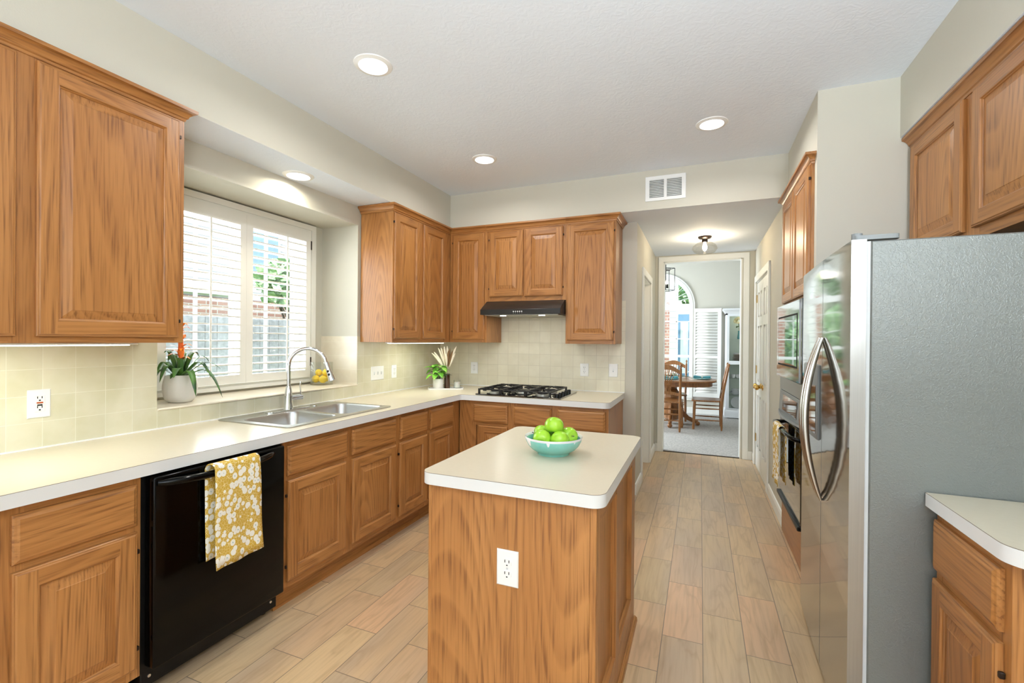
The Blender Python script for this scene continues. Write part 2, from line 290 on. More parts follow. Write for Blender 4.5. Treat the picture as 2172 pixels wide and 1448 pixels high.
# ------------------------------------------------------------------ mesh building
class MB:
    def __init__(s): s.bm = bmesh.new()
    def f(s, pts, mi=0, smooth=False):
        vs = [s.bm.verts.new(p) for p in pts]
        try: fc = s.bm.faces.new(vs); fc.material_index = mi; fc.smooth = smooth
        except ValueError: pass
    def grid(s, rows, mi=0, close_u=False, close_v=False, smooth=True):
        vr = [[s.bm.verts.new(p) for p in r] for r in rows]; n = len(vr); m = len(vr[0])
        for i in range(n if close_v else n - 1):
            for j in range(m if close_u else m - 1):
                a, b = vr[i], vr[(i + 1) % n]; q = [a[j], a[(j + 1) % m], b[(j + 1) % m], b[j]]
                try: fc = s.bm.faces.new(q); fc.material_index = mi; fc.smooth = smooth
                except ValueError: pass
        return vr
    def cap(s, ring, mi=0):
        try: fc = s.bm.faces.new(ring); fc.material_index = mi
        except ValueError: pass
    def box(s, x0, y0, z0, x1, y1, z1, bev=0., mi=0, seg=1):
        if x1 < x0: x0, x1 = x1, x0
        if y1 < y0: y0, y1 = y1, y0
        if z1 < z0: z0, z1 = z1, z0
        t = bmesh.new(); bmesh.ops.create_cube(t, size=1)
        for v in t.verts: v.co = V((x0 + (v.co.x + .5) * (x1 - x0), y0 + (v.co.y + .5) * (y1 - y0), z0 + (v.co.z + .5) * (z1 - z0)))
        if bev: bmesh.ops.bevel(t, geom=list(t.edges), offset=min(bev, .49 * min(x1 - x0, y1 - y0, z1 - z0)), segments=seg, profile=.5, affect='EDGES')
        s.add(t, mi=mi)
        return s
    def add(s, t, mat_=None, mi=None, smooth=None):
        if mat_ is not None: bmesh.ops.transform(t, matrix=mat_, verts=t.verts)
        mp = {}
        for v in t.verts: mp[v] = s.bm.verts.new(v.co)
        for f_ in t.faces:
            try:
                n = s.bm.faces.new([mp[v] for v in f_.verts]); n.material_index = f_.material_index if mi is None else mi; n.smooth = f_.smooth if smooth is None else smooth
            except ValueError: pass
        t.free(); return s
    def tube(s, pts, r, seg=10, mi=0, caps=True, sx=1., upv=None):
        pts = [V(p) for p in pts]; n = len(pts); rs = r if isinstance(r, (list, tuple)) else [r] * n; rows = []
        prev = V(upv) if upv else None
        for i, p in enumerate(pts):
            t = (pts[min(i + 1, n - 1)] - pts[max(i - 1, 0)]).normalized()
            if prev is None: prev = V((0, 0, 1)) if abs(t.z) < .9 else V((1, 0, 0))
            u = (prev - t * prev.dot(t)); u = u.normalized() if u.length > 1e-6 else t.orthogonal().normalized(); w_ = t.cross(u); prev = u
            rows.append([p + u * cos(a) * rs[i] + w_ * sin(a) * rs[i] * sx for a in (2 * pi * k / seg for k in range(seg))])
        vr = s.grid(rows, mi, close_u=True)
        if caps: s.cap(list(reversed(vr[0])), mi); s.cap(vr[-1], mi)
        return s
    def lathe(s, prof, c=(0, 0, 0), seg=24, mi=0, axis='Z', caps=True, rot=None, sy=1.):
        c = V(c); rows = []
        for r, h in prof:
            row = []
            for k in range(seg):
                a = 2 * pi * k / seg; q = V((r * cos(a), r * sin(a) * sy, h))
                if axis == 'X': q = V((q.z, q.x, q.y))
                elif axis == 'Y': q = V((q.y, q.z, q.x))
                if rot is not None: q = rot @ q
                row.append(c + q)
            rows.append(row)
        vr = s.grid(rows, mi, close_u=True)
        if caps:
            if prof[0][0] > 1e-5: s.cap(list(reversed(vr[0])), mi)
            if prof[-1][0] > 1e-5: s.cap(vr[-1], mi)
        return s
    def ball(s, c, r, sc=(1, 1, 1), u=16, v=10, mi=0):
        t = bmesh.new(); bmesh.ops.create_uvsphere(t, u_segments=u, v_segments=v, radius=r)
        for q in t.verts: q.co = V(c) + V((q.co.x * sc[0], q.co.y * sc[1], q.co.z * sc[2]))
        return s.add(t, mi=mi, smooth=True)
    def nest(s, o, u, v, n, w_, h, loops, mats=(0, 0), fill=True, back=True):
        """nested rectangles on plane o+u+v; loops=[(inset,height)], mats=(side strips u-run, v-run)"""
        o, u, v, n = V(o), V(u), V(v), V(n); prev = None
        for ins, d in loops:
            c = [o + u * a + v * b + n * d for a, b in ((ins, ins), (w_ - ins, ins), (w_ - ins, h - ins), (ins, h - ins))]
            if prev:
                for k in range(4):
                    k2 = (k + 1) % 4; s.f([prev[k], prev[k2], c[k2], c[k]], mats[0] if k % 2 == 0 else mats[1])
            elif back: s.f(list(reversed(c)), mats[1])
            prev = c
        if fill: s.f(prev, mats[1])
        return s
    def poly(s, outer, holes, z0, z1, mi_top=0, mi_side=0, line=0., mi_line=0, axis='Z'):
        """extruded polygon with holes; axis Z: (x,y)->z ; Y: (x,z)->y ; X: (y,z)->x"""
        P = (lambda a, b, c: V((a, b, c))) if axis == 'Z' else ((lambda a, b, c: V((a, c, b))) if axis == 'Y' else (lambda a, b, c: V((c, a, b))))
        polys = [outer] + list(holes); flat = [p for q in polys for p in q]
        tris = tessellate_polygon([[V((p[0], p[1], 0)) for p in q] for q in polys])
        for z in (z0, z1):
            vs = [s.bm.verts.new(P(p[0], p[1], z)) for p in flat]
            for t in tris:
                try: fc = s.bm.faces.new([vs[i] for i in t]); fc.material_index = mi_top
                except ValueError: pass
        zs = [z0, z1] if not line else [z0, z1 - line, z1]
        for q in polys:
            for i in range(len(q)):
                a, b = q[i], q[(i + 1) % len(q)]
                for k in range(len(zs) - 1):
                    s.f([P(a[0], a[1], zs[k]), P(b[0], b[1], zs[k]), P(b[0], b[1], zs[k + 1]), P(a[0], a[1], zs[k + 1])], mi_line if (line and k == len(zs) - 2) else mi_side)
        return s
    def build(s, name, mats, parent=None, sharp=35, bevel=0., kind=None, solid=0.):
        if bevel or sharp: bmesh.ops.remove_doubles(s.bm, verts=s.bm.verts, dist=1e-5)
        bmesh.ops.recalc_face_normals(s.bm, faces=s.bm.faces)
        if parent is not None:
            off = parent.location.copy(); q = parent.parent
            while q is not None: off += q.location; q = q.parent
            bmesh.ops.translate(s.bm, vec=-off, verts=s.bm.verts)
        me = bpy.data.meshes.new(name); s.bm.to_mesh(me); s.bm.free()
        for m in (mats if isinstance(mats, (list, tuple)) else [mats]): me.materials.append(M[m] if isinstance(m, str) else m)
        if sharp:
            for p in me.polygons: p.use_smooth = True
            me.set_sharp_from_angle(angle=R_(sharp))
        else:
            for p in me.polygons: p.use_smooth = False
        o = bpy.data.objects.new(name, me); COL.objects.link(o)
        if parent is not None: o.parent = parent
        if solid:
            md = o.modifiers.new('thickness', 'SOLIDIFY'); md.thickness = solid; md.offset = 0
        if bevel:
            md = o.modifiers.new('bevel', 'BEVEL'); md.width = bevel; md.segments = 2; md.limit_method = 'ANGLE'; md.angle_limit = R_(40)
        if kind: o['kind'] = kind
        return o
def thing(name, label, cat, loc, group=None):
    o = bpy.data.objects.new(name, None); COL.objects.link(o); o.location = loc; o.empty_display_size = .05
    o['label'] = label; o['category'] = cat
    if group: o['group'] = group
    return o
def tag(o, label, cat, group=None):
    o['label'] = label; o['category'] = cat
    if group: o['group'] = group
    return o
def dup(root, loc, label, group=None, rz=None):
    r = root.copy(); COL.objects.link(r); r.location = loc; r['label'] = label
    if group: r['group'] = group
    if rz is not None: r.rotation_euler = (0, 0, rz)
    for ch in list(root.children):
        c = ch.copy(); COL.objects.link(c); c.parent = r
        for g in ch.children: d = g.copy(); COL.objects.link(d); d.parent = c
    return r
def B(*a, **k): return MB().box(*a, **k)
def struct(name, mb, m, **k):
    if 'bevel' not in k and 'sharp' not in k: k['sharp'] = 0
    return mb.build(name, m, kind='structure', **k)
def rrect(x0, y0, x1, y1, r, seg=6, corners=(1, 1, 1, 1)):
    pts = []
    for (cx, cy, a0), on in zip(((x1 - r, y1 - r, 0), (x0 + r, y1 - r, 90), (x0 + r, y0 + r, 180), (x1 - r, y0 + r, 270)), corners):
        if on: pts += [(cx + r * cos(R_(a0 + 90 * k / seg)), cy + r * sin(R_(a0 + 90 * k / seg))) for k in range(seg + 1)]
        else: pts.append((x1 if a0 in (0, 270) else x0, y1 if a0 in (0, 90) else y0))
    return pts
def hole_wall(mb, axis, c0, c1, a0, a1, z0, z1, holes):
    A = sorted({a0, a1} | {h[i] for h in holes for i in (0, 1)})
    for i in range(len(A) - 1):
        hs = sorted([h for h in holes if h[0] <= A[i] + 1e-6 and h[1] >= A[i + 1] - 1e-6], key=lambda h: h[2]); z = z0
        for zz0, zz1 in [(h[2], h[3]) for h in hs] + [(z1, z1)]:
            if zz0 - z > 1e-5:
                if axis == 'X': mb.box(c0, A[i], z, c1, A[i + 1], zz0)
                else: mb.box(A[i], c0, z, A[i + 1], c1, zz0)
            z = zz1
    return mb
def sweep(mb, pts, prof, z, mi=0, ends=(True, True)):
    """profile [(out,z)] swept along a 2D polyline; out points to the right of travel, mitred joins"""
    P = [V(p) for p in pts]; n = len(P); off = []
    nr = [V(((P[i + 1] - P[i]).normalized().y, -(P[i + 1] - P[i]).normalized().x)) for i in range(n - 1)]
    for i in range(n):
        if i == 0: off.append(nr[0])
        elif i == n - 1: off.append(nr[-1])
        else: off.append((nr[i - 1] + nr[i]) / (1 + nr[i - 1].dot(nr[i])))
    rows = [[V((P[i].x + off[i].x * a, P[i].y + off[i].y * a, z + b)) for a, b in prof] for i in range(n)]
    vr = mb.grid(rows, mi, close_u=True, smooth=False); mb.cap(list(reversed(vr[0])), mi); mb.cap(vr[-1], mi); return mb

# ------------------------------------------------------------------ dimensions
XW, XC, XS, XU, YB, YC, YS = -2.576, -1.904, -2.252, -2.25, 4.248, 3.491, 3.891
ZC, ZS, ZT, XR, XRB, YP, YD = 2.776, 2.456, .914, .588, 1.33, 2.987, 6.067
XA = -2.95

# ------------------------------------------------------------------ shell
def under(mb):
    for f_ in mb.bm.faces:
        f_.normal_update()
        if abs(f_.normal.z) > .9 and f_.calc_center_median().z < 2.5: f_.material_index = 1
    return mb
struct('floor', B(-3.1, -4.6, -.12, 4.6, 6.09, 0), 'floor')
struct('floor_carpet', B(-3.7, 6.09, -.12, 2.0, 9.62, .006), 'carpet')
struct('ceiling', B(XS - .02, -4.6, ZC, 4.6, YS + .02, ZC + .12), 'ceil')
struct('ceiling_soffit_left', under(B(-3.07, -4.6, ZS, XS, YS, ZC + .12)), ['wall', 'ceil'])
struct('ceiling_soffit_hall', under(B(-3.07, YS, ZS, .70, YD + .12, ZC + .12)), ['wall', 'ceil'])
struct('ceiling_soffit_right', under(B(.9555, -4.6, ZS, 1.45, YP, ZC + .1)), ['wall', 'ceil'])
mb = MB()
mb.box(-3.07, -4.6, 0, XW, -3.7, ZS); mb.box(-3.07, -3.7, 0, XW, -1.5, .5); mb.box(-3.07, -3.7, 2.2, XW, -1.5, ZS)
mb.box(-3.07, -1.5, 0, XW, 1.486, ZS); mb.box(-3.07, 2.97, 0, XW, 4.37, ZS)
mb.box(-3.07, 1.486, 0, XW, 2.97, 1.006); mb.box(-3.07, 1.486, 2.306, XW, 2.97, ZS)
hole_wall(mb, 'X', -3.07, XA, 1.486, 2.97, 1.006, 2.306, [(1.68, 2.78, 1.06, 2.22)])
struct('wall_left', mb, 'wall')
struct('wall_back', B(-3.07, YB, 0, -.535, 4.37, ZS), 'wall')
mb = MB(); hole_wall(mb, 'X', -.653, -.533, 4.249, YD, 0, ZS, [(4.70, 5.44, -.0, 2.04)])
struct('wall_hall_left', mb, 'wall')
mb = MB(); hole_wall(mb, 'X', XR, .70, YP, YD, 0, ZC + .05, [(3.045, 3.945, .02, 2.42), (4.84, 5.85, .01, 2.06)])
struct('wall_right', mb, 'wall')
struct('wall_pier', B(.70, YP, 0, 1.45, YP + .05, ZC + .05), 'wall')
struct('wall_fridge_side', B(XRB, -4.6, 0, 1.45, YP, ZC + .05), 'wall')
mb = MB(); hole_wall(mb, 'Y', YD, YD + .12, -3.7, 2.0, 0, 3.1, [(-.434, .452, -.0, 2.38)])
struct('wall_hall_end', mb, 'wall')
# rear room behind the camera: window wall
mb = MB(); hole_wall(mb, 'Y', -4.6, -4.48, -3.07, 4.6, 0, ZC + .05, [(-2.2, 1.2, .1, 2.3)])
struct('wall_rear', mb, 'wall')
struct('window_3', MB().poly([(-2.2, .1), (1.2, .1), (1.2, 2.3), (-2.2, 2.3)], [[(-2.12, .18), (-1.1, .18), (-1.1, 2.22), (-2.12, 2.22)], [(-1.04, .18), (.04, .18), (.04, 2.22), (-1.04, 2.22)], [(.10, .18), (1.12, .18), (1.12, 2.22), (.10, 2.22)]], -4.57, -4.5, axis='Y'), 'trim')
# dining room
mb = MB()
def arch(cx, r, z0, zs, k=1.08, seg=28):
    return [(cx - r, z0), (cx + r, z0)] + [(cx + r * cos(pi * i / seg), zs + k * r * sin(pi * i / seg)) for i in range(seg + 1)]
mb.poly([(-3.7, 0), (2.0, 0), (2.0, 3.1), (-3.7, 3.1)], [arch(-.70, .56, .30, 2.06)], 9.5, 9.62, axis='Y')
struct('wall_dining_far', mb, 'wall')
mb = MB(); hole_wall(mb, 'X', -3.82, -3.7, YD, 9.62, 0, 3.1, [(6.9, 8.6, .6, 2.5)])
struct('wall_dining_left', mb, 'wall')
struct('wall_dining_right', B(2.0, YD, 0, 2.12, 9.62, 3.1), 'wall')
struct('ceiling_dining', B(-3.8, YD, 2.925, 2.1, 9.62, 3.1), 'ceil')
struct('trim_3', B(-3.7, 9.482, .006, .40, 9.5, .12), 'trim')

# tile splash
struct('trim_1', MB().poly([(-.6, ZT - .01), (1.486, ZT - .01), (1.486, 1.008), (2.97, 1.008), (2.97, ZT - .01), (YB, ZT - .01), (YB, 1.405), (2.985, 1.405), (2.985, 1.03), (1.486, 1.018), (1.47, 1.405), (-.6, 1.405)][:0] or
       [(-.6, ZT - .01), (YB, ZT - .01), (YB, 1.405), (2.972, 1.405), (2.972, 1.016), (1.484, 1.016), (1.484, 1.405), (-.6, 1.405)], [], XW, XW + .007, axis='X'), 'tile_l')
struct('trim_2', B(XW + .007, YB - .007, ZT - .01, -.63, YB, 1.75), 'tile_b')
mb = MB(); mb.box(XA, 2.963, 1.018, XW + .006, 2.97, 1.405); struct('trim_4', mb, 'tile_s')
struct('window_sill', B(XA, 1.486, 1.006, XW + .012, 2.97, 1.018, bev=.004), 'tile_s')

# sink window
mb = MB(); hole_wall(mb, 'X', XA, XA + .03, 1.60, 2.865, 1.035, 2.295, [(1.67, 2.795, 1.075, 2.235)])
o = struct('window_1', mb, 'cream_trim')
mb = MB(); hole_wall(mb, 'X', XA + .03, XA + .038, 1.60, 2.865, 1.035, 2.295, [(1.645, 2.82, 1.06, 2.255)]); mb.build('casing_bead', 'cream_trim', o, sharp=0)
mb = MB(); hole_wall(mb, 'X', XA - .1, XA - .05, 1.68, 2.78, 1.06, 2.22, [(1.73, 2.215, 1.11, 2.17), (2.245, 2.73, 1.11, 2.17)]); mb.build('sash', 'white', o, sharp=0)
mb = MB()
for y in (1.97, 2.49): mb.box(XA - .085, y - .008, 1.11, XA - .065, y + .008, 2.17)
for z in (1.64,): mb.box(XA - .085, 1.73, z - .008, XA - .065, 2.73, z + .008)
mb.build('glazing_bar', 'white', o)
MB().box(XA - .079, 1.72, 1.10, XA - .073, 2.74, 2.18).build('pane', 'glass', o)
def shutter(y0, y1, rod, lab, hinge_y):
    t = thing('window_shutter', lab, 'window shutter', (-2.93, (y0 + y1) / 2, 1.075), 'plantation shutters over the sink')
    mb = MB(); hole_wall(mb, 'X', -2.925, -2.897, y0, y1, 1.078, 2.232, [(y0 + .05, y1 - .045, 1.134, 2.152)]); mb.build('panel_frame', 'trim', t, sharp=0)
    mb = MB(); z = 1.152
    while z < 2.15:
        tq = bmesh.new(); bmesh.ops.create_cube(tq, size=1)
        for v in tq.verts: v.co = V((v.co.x * .062, v.co.y * (y1 - y0 - .1), v.co.z * .009))
        bmesh.ops.bevel(tq, geom=[e for e in tq.edges if abs((e.verts[0].co - e.verts[1].co).y) > .1], offset=.0035, segments=2, affect='EDGES')
        mb.add(tq, Matrix.Translation((-2.912, (y0 + y1) / 2 + .0025, z)) @ Matrix.Rotation(R_(1), 4, 'Y')); z += .0535
    lv = mb.build('louvers', 'trim', t); lv['kind'] = 'stuff' if False else 'part'; del lv['kind']
    MB().box(-2.878, rod - .006, 1.13, -2.868, rod + .006, 2.15, bev=.003).build('tilt_rod', 'trim', t)
    if hinge_y: 
        for z in (2.13, 1.2): MB().box(-2.9, hinge_y - .006, z - .035, -2.893, hinge_y + .006, z + .035, bev=.002).build('hinge', 'bronze', t)
    return t
shutter(1.67, 2.232, 1.968, 'white louvered shutter panel behind the bromeliad plant', None)
shutter(2.233, 2.795, 2.55, 'white louvered shutter panel behind the tall faucet, with a dark hinge', 2.80)

# dining window
mb = MB(); mb.poly(arch(-.70, .60, .26, 2.06), [arch(-.70, .53, .33, 2.06, 1.06)], 9.47, 9.5, axis='Y')
mb.poly(arch(-.70, .565, .30, 2.06), [arch(-.70, .50, .36, 2.06, 1.06)], 9.46, 9.47, axis='Y')
o = struct('window_2', mb, 'trim')
mb = MB(); mb.box(-1.23, 9.47, 1.99, -.17, 9.54, 2.11); mb.box(-1.23, 9.5, 1.075, -.17, 9.54, 1.125); mb.box(-1.23, 9.5, .30, -1.18, 9.54, 2.0); mb.box(-.20, 9.5, .30, -.15, 9.54, 2.0); mb.box(-1.26, 9.5, .30, -.14, 9.56, .36)
mb.build('sash', 'trim', o)
mb = MB()
for x in (-.945, -.69, -.435): mb.box(x - .009, 9.51, .35, x + .009, 9.53, 2.0)
for z in (1.77, 1.435, .80): mb.box(-1.2, 9.51, z - .009, -.18, 9.53, z + .009)
mb.build('glazing_bar', 'trim', o)
mb = MB()
for k in range(1, 14):
    a = pi * k / 14; c = V((-.70, 9.515, 2.10)); e = c + V((cos(a) * .5, 0, sin(a) * .54)); mb.tube([c + (e - c) * .12, e], .006, 5)
mb.poly([( -.70 + .08 * cos(pi * i / 12), 2.10 + .08 * sin(pi * i / 12)) for i in range(13)], [], 9.505, 9.525, axis='Y')
mb.build('sunburst_rays', 'trim', o)
MB().poly(arch(-.70, .55, .31, 2.06), [], 9.55, 9.556, axis='Y').build('pane', 'glass', o)
struct('window_4', hole_wall(MB(), 'X', -3.78, -3.74, 6.9, 8.6, .6, 2.5, [(6.96, 7.72, .66, 2.44), (7.78, 8.54, .66, 2.44)]), 'trim')

# casings, doors, baseboards
def casing(name, axis, c0, c1, a0, a1, top, w_, m='cream_trim'):
    mb = MB(); mb.poly([(a0, 0), (a0 + w_, 0), (a0 + w_, top - w_), (a1 - w_, top - w_), (a1 - w_, 0), (a1, 0), (a1, top), (a0, top)], [], c0, c1, axis=axis)
    return struct(name, mb, m, bevel=.004)
d = casing('door_2', 'Y', YD - .022, YD, -.494, .528, 2.44, .06)
mb = MB(); mb.box(-.434, YD, 0, -.422, YD + .12, 2.38); mb.box(.44, YD, 0, .452, YD + .12, 2.38); mb.box(-.434, YD, 2.368, .452, YD + .12, 2.38); mb.build('jamb', 'cream_trim', d)
MB().box(-.434, 6.075, 0, .452, 6.092, .009).build('threshold_strip', 'bronze', d)
d = casing('door_1', 'X', -.533, -.515, 4.63, 5.51, 2.11, .07)
mb = MB(); mb.box(-.653, 4.70, 0, -.533, 4.712, 2.04); mb.box(-.653, 5.428, 0, -.533, 5.44, 2.04); mb.box(-.653, 4.70, 2.028, -.533, 5.44, 2.04); mb.build('jamb', 'cream_trim', d)
MB().box(-.64, 4.714, .01, -.605, 5.426, 2.026, bev=.003).build('door_leaf', 'cream_trim', d)
d = casing('door_3', 'X', .568, .588, 4.76, 5.93, 2.13, .075)
mb = MB(); mb.box(.588, 4.84, 0, .69, 4.85, 2.06); mb.box(.588, 5.84, 0, .69, 5.85, 2.06); mb.box(.588, 4.84, 2.045, .69, 5.85, 2.06); mb.build('jamb', 'cream_trim', d)
def leaf(y0, y1, knob_y, hinge_y):
    w_ = y1 - y0; mb = MB(); mb.box(.602, y0, .012, .63, y1, 2.04)
    rows = [(.22, .80), (.95, 1.56), (1.66, 1.93)]; st = .075; cw = (w_ - 3 * st) / 2
    # stiles and rails proud of the panels
    for a, b in ((y0, y0 + st), (y0 + st + cw, y0 + 2 * st + cw), (y1 - st, y1)): mb.box(.590, a, .012, .602, b, 2.04)
    zz = [.012] + [z for r in rows for z in r] + [2.04]
    for k in range(0, len(zz), 2):
        for c in (0, 1): a = y0 + st + c * (st + cw); mb.box(.590, a, zz[k], .602, a + cw, zz[k + 1])
    lf = mb.build('door_leaf', 'trim', d, sharp=0)
    for z0, z1 in rows:
        for c in (0, 1):
            a = y0 + st + c * (st + cw); MB().nest((.602, a, z0), (0, 1, 0), (0, 0, 1), (-1, 0, 0), cw, z1 - z0, [(0, 0), (.012, 0), (.035, .008)]).build('raised_panel', 'trim', lf)
    MB().lathe([(.012, 0), (.012, -.03), (.022, -.038), (.030, -.052), (.026, -.068), (.010, -.074), (0, -.075)], (.590, knob_y, .925), 20, axis='X').lathe([(.03, 0), (.028, -.008), (.012, -.01)], (.590, knob_y, .925), 20, axis='X').build('knob', 'brass', lf)
    for z in (.32, 1.08, 1.87): MB().box(.580, hinge_y - .012, z - .045, .590, hinge_y + .012, z + .045, bev=.003).build('hinge', 'brass', lf)
leaf(4.853, 5.343, 5.27, 4.866); leaf(5.347, 5.837, 5.42, 5.824)
MB().box(.600, 5.333, 2.04, .62, 5.36, 2.05).build('catch', 'bronze', d)
bbp = [(0, 0), (.014, 0), (.014, .075), (.008, .095), (0, .10)]
def base(name, pts, m='cream_trim'): struct(name, sweep(MB(), pts, bbp, 0), m)
base('baseboard_hall_left', [(-.533, 4.24), (-.533, 4.63)]); base('baseboard_hall_left_far', [(-.533, 5.51), (-.533, 6.045)])
base('baseboard_back', [(-.63, YB), (-.535, YB)]) if False else None
struct('baseboard_end_left', B(-.519, 6.053, 0, -.494, 6.067, .10), 'cream_trim'); struct('baseboard_end_right', B(.528, 6.053, 0, .574, 6.067, .10), 'cream_trim')
base('baseboard_hall_right', [(XR, 4.76), (XR, 3.955)]); base('baseboard_hall_right_far', [(XR, 6.05), (XR, 5.93)])
struct('baseboard_back_stub', B(-.637, YB - .014, 0, -.533, YB, .10), 'cream_trim')

# ------------------------------------------------------------------ cabinet parts
# frame: plane description -> (origin(a,z), u, n)
class Face:
    def __init__(s, kind, c): s.k = kind; s.c = c
    def nest(s, mb, a0, a1, z0, z1, loops, mats, **k):
        if s.k == 'X+': mb.nest((s.c, a0, z0), (0, 1, 0), (0, 0, 1), (1, 0, 0), a1 - a0, z1 - z0, loops, mats, **k)
        elif s.k == 'X-': mb.nest((s.c, a0, z0), (0, 1, 0), (0, 0, 1), (-1, 0, 0), a1 - a0, z1 - z0, loops, mats, **k)
        elif s.k == 'Y-': mb.nest((a0, s.c, z0), (1, 0, 0), (0, 0, 1), (0, -1, 0), a1 - a0, z1 - z0, loops, mats, **k)
    def pt(s, a, z, d):
        return {'X+': (s.c + d, a, z), 'X-': (s.c - d, a, z), 'Y-': (a, s.c - d, z)}[s.k]
    def box(s, mb, a0, a1, z0, z1, d0, d1, mi=0, bev=0):
        p, q = s.pt(a0, z0, d0), s.pt(a1, z1, d1); mb.box(*p, *q, mi=mi, bev=bev)
    def hm(s): return 'oak_x' if s.k == 'Y-' else 'oak_y'
def cab_door(F, par, a0, a1, z0, z1, hinge=None, T=.019, rail=.058):
    w_, h = a1 - a0, z1 - z0; e = .010; r = min(rail, w_ * .24)
    mb = MB(); F.nest(mb, a0, a1, z0, z1, [(0, 0), (0, T - .007), (.003, T - .003), (.006, T - .003), (e, T)], (1, 0), fill=False)
    def q(aa, ab, za, zb, mi): mb.f([F.pt(aa, za, T), F.pt(ab, za, T), F.pt(ab, zb, T), F.pt(aa, zb, T)], mi)
    q(a0 + e, a0 + r, z0 + e, z1 - e, 0); q(a1 - r, a1 - e, z0 + e, z1 - e, 0); q(a0 + r, a1 - r, z0 + e, z0 + r, 1); q(a0 + r, a1 - r, z1 - r, z1 - e, 1)
    F.nest(mb, a0 + r, a1 - r, z0 + r, z1 - r, [(0, T), (.003, T - .001), (.005, T - .005), (.008, T - .007), (.010, T - .011)], (1, 0), fill=False, back=False)
    dr = mb.build('door', ['oak_z', F.hm()], par, sharp=0)
    mb = MB(); F.nest(mb, a0 + r + .008, a1 - r - .008, z0 + r + .008, z1 - r - .008, [(0, .002), (0, T - .0115), (.004, T - .011), (.009, T - .010), (.034, T - .0035), (.036, T - .002)], (0, 0))
    mb.build('panel', 'oak_z', dr, sharp=0)
    if hinge:
        a = a0 - .004 if hinge == 'a' else a1 + .004
        for z in (z0 + .075, z1 - .075):
            mb = MB(); F.box(mb, a - .005, a + .005, z - .008, z + .008, .001, .013, bev=.002); mb.build('hinge', 'bronze', dr)
    return dr
def cab_drawer(F, par, a0, a1, z0, z1, T=.019):
    mb = MB(); F.nest(mb, a0, a1, z0, z1, [(0, 0), (0, T - .009), (.004, T - .005), (.010, T - .003), (.015, T)], (0, 0), fill=True)
    return mb.build('drawer', F.hm(), par, sharp=0)
def face_frame(F, par, a0, a1, z0, z1, stiles, rails, T=.02):
    """stiles: list of (a0,a1) ; rails: list of (z0,z1)"""
    mb = MB()
    for s0, s1 in stiles: F.box(mb, s0, s1, z0, z1, -T, 0, 0)
    gaps = [(stiles[i][1], stiles[i + 1][0]) for i in range(len(stiles) - 1)]
    for r0, r1 in rails:
        for g0, g1 in gaps: F.box(mb, g0, g1, r0, r1, -T, -.0006, 1)
    return mb.build('face_frame', ['oak_z', F.hm()], par, sharp=0)

CRP = [(0, 0), (.004, 0), (.006, .010), (.012, .014), (.014, .022), (.024, .034), (.034, .040), (.040, .042), (.040, .056), (0, .056)]
ZCR = 2.397
FL = Face('X+', XU); FB = Face('Y-', YS)
# near-left upper cabinet
t = thing('wall_cabinet', 'oak wall cabinet above the near counter end, left of the window', 'cabinet', (XW, .8, 1.36), 'oak wall cabinets')
MB().box(XW + .008, .262, 1.36, XU - .02, 1.408, 2.44).build('carcass', 'oak_z', t)
face_frame(FL, t, .262, 1.41, 1.36, 2.445, [(.262, .29), (.82, .902), (1.372, 1.41)], [(1.36, 1.40), (2.375, 2.445)])
cab_door(FL, t, .285, .835, 1.385, 2.388); cab_door(FL, t, .889, 1.383, 1.385, 2.388, 'b')
sweep(MB(), [(XU, .25), (XU, 1.41), (XW, 1.41)][:], CRP, ZCR).build('crown_molding', 'oak_y', t)
# right-of-window upper cabinet
t = thing('wall_cabinet', 'oak wall cabinet with its side panel facing the sink window, right of it', 'cabinet', (XW, 3.4, 1.36), 'oak wall cabinets')
MB().box(XW + .008, 2.998, 1.36, XU - .02, YB - .01, 2.44).build('carcass', 'oak_z', t)
face_frame(FL, t, 2.994, 3.888, 1.36, 2.445, [(2.994, 3.025), (3.345, 3.425), (3.77, 3.888)], [(1.36, 1.40), (2.375, 2.445)])
cab_door(FL, t, 3.003, 3.363, 1.39, 2.388, 'a'); cab_door(FL, t, 3.409, 3.785, 1.39, 2.388)
def crown_seg(par, pts, cut=None, m='oak_y'):
    sweep(MB(), pts, CRP, ZCR).build('crown_molding', m, par)
# the crown is mitred in the inside corner
def crown_mitre(par, a, b, sa, sb, axis, m):
    """straight piece; each end shifted by s*out"""
    mb = MB(); rows = []
    for p, s_ in ((a, sa), (b, sb)):
        rows.append([V((p[0] + o_, p[1] + s_ * o_, ZCR + z)) if axis == 'Y' else V((p[0] + s_ * o_, p[1] - o_, ZCR + z)) for o_, z in CRP])
    vr = mb.grid(rows, 0, close_u=True, smooth=False); mb.cap(list(reversed(vr[0]))); mb.cap(vr[1]); return mb.build('crown_molding', m, par)
crown_mitre(t, (XU, 2.994), (XU, YS), -1, -1, 'Y', 'oak_y')
mb = MB(); rows = [[V((x, 2.994 - o_, ZCR + z)) for o_, z in CRP] if x < XU else [V((XU + o_, 2.994 - o_, ZCR + z)) for o_, z in CRP] for x in (XW + .01, XU)]
vr = mb.grid(rows, 0, close_u=True, smooth=False); mb.cap(vr[0]); mb.build('crown_molding', 'oak_x', t)
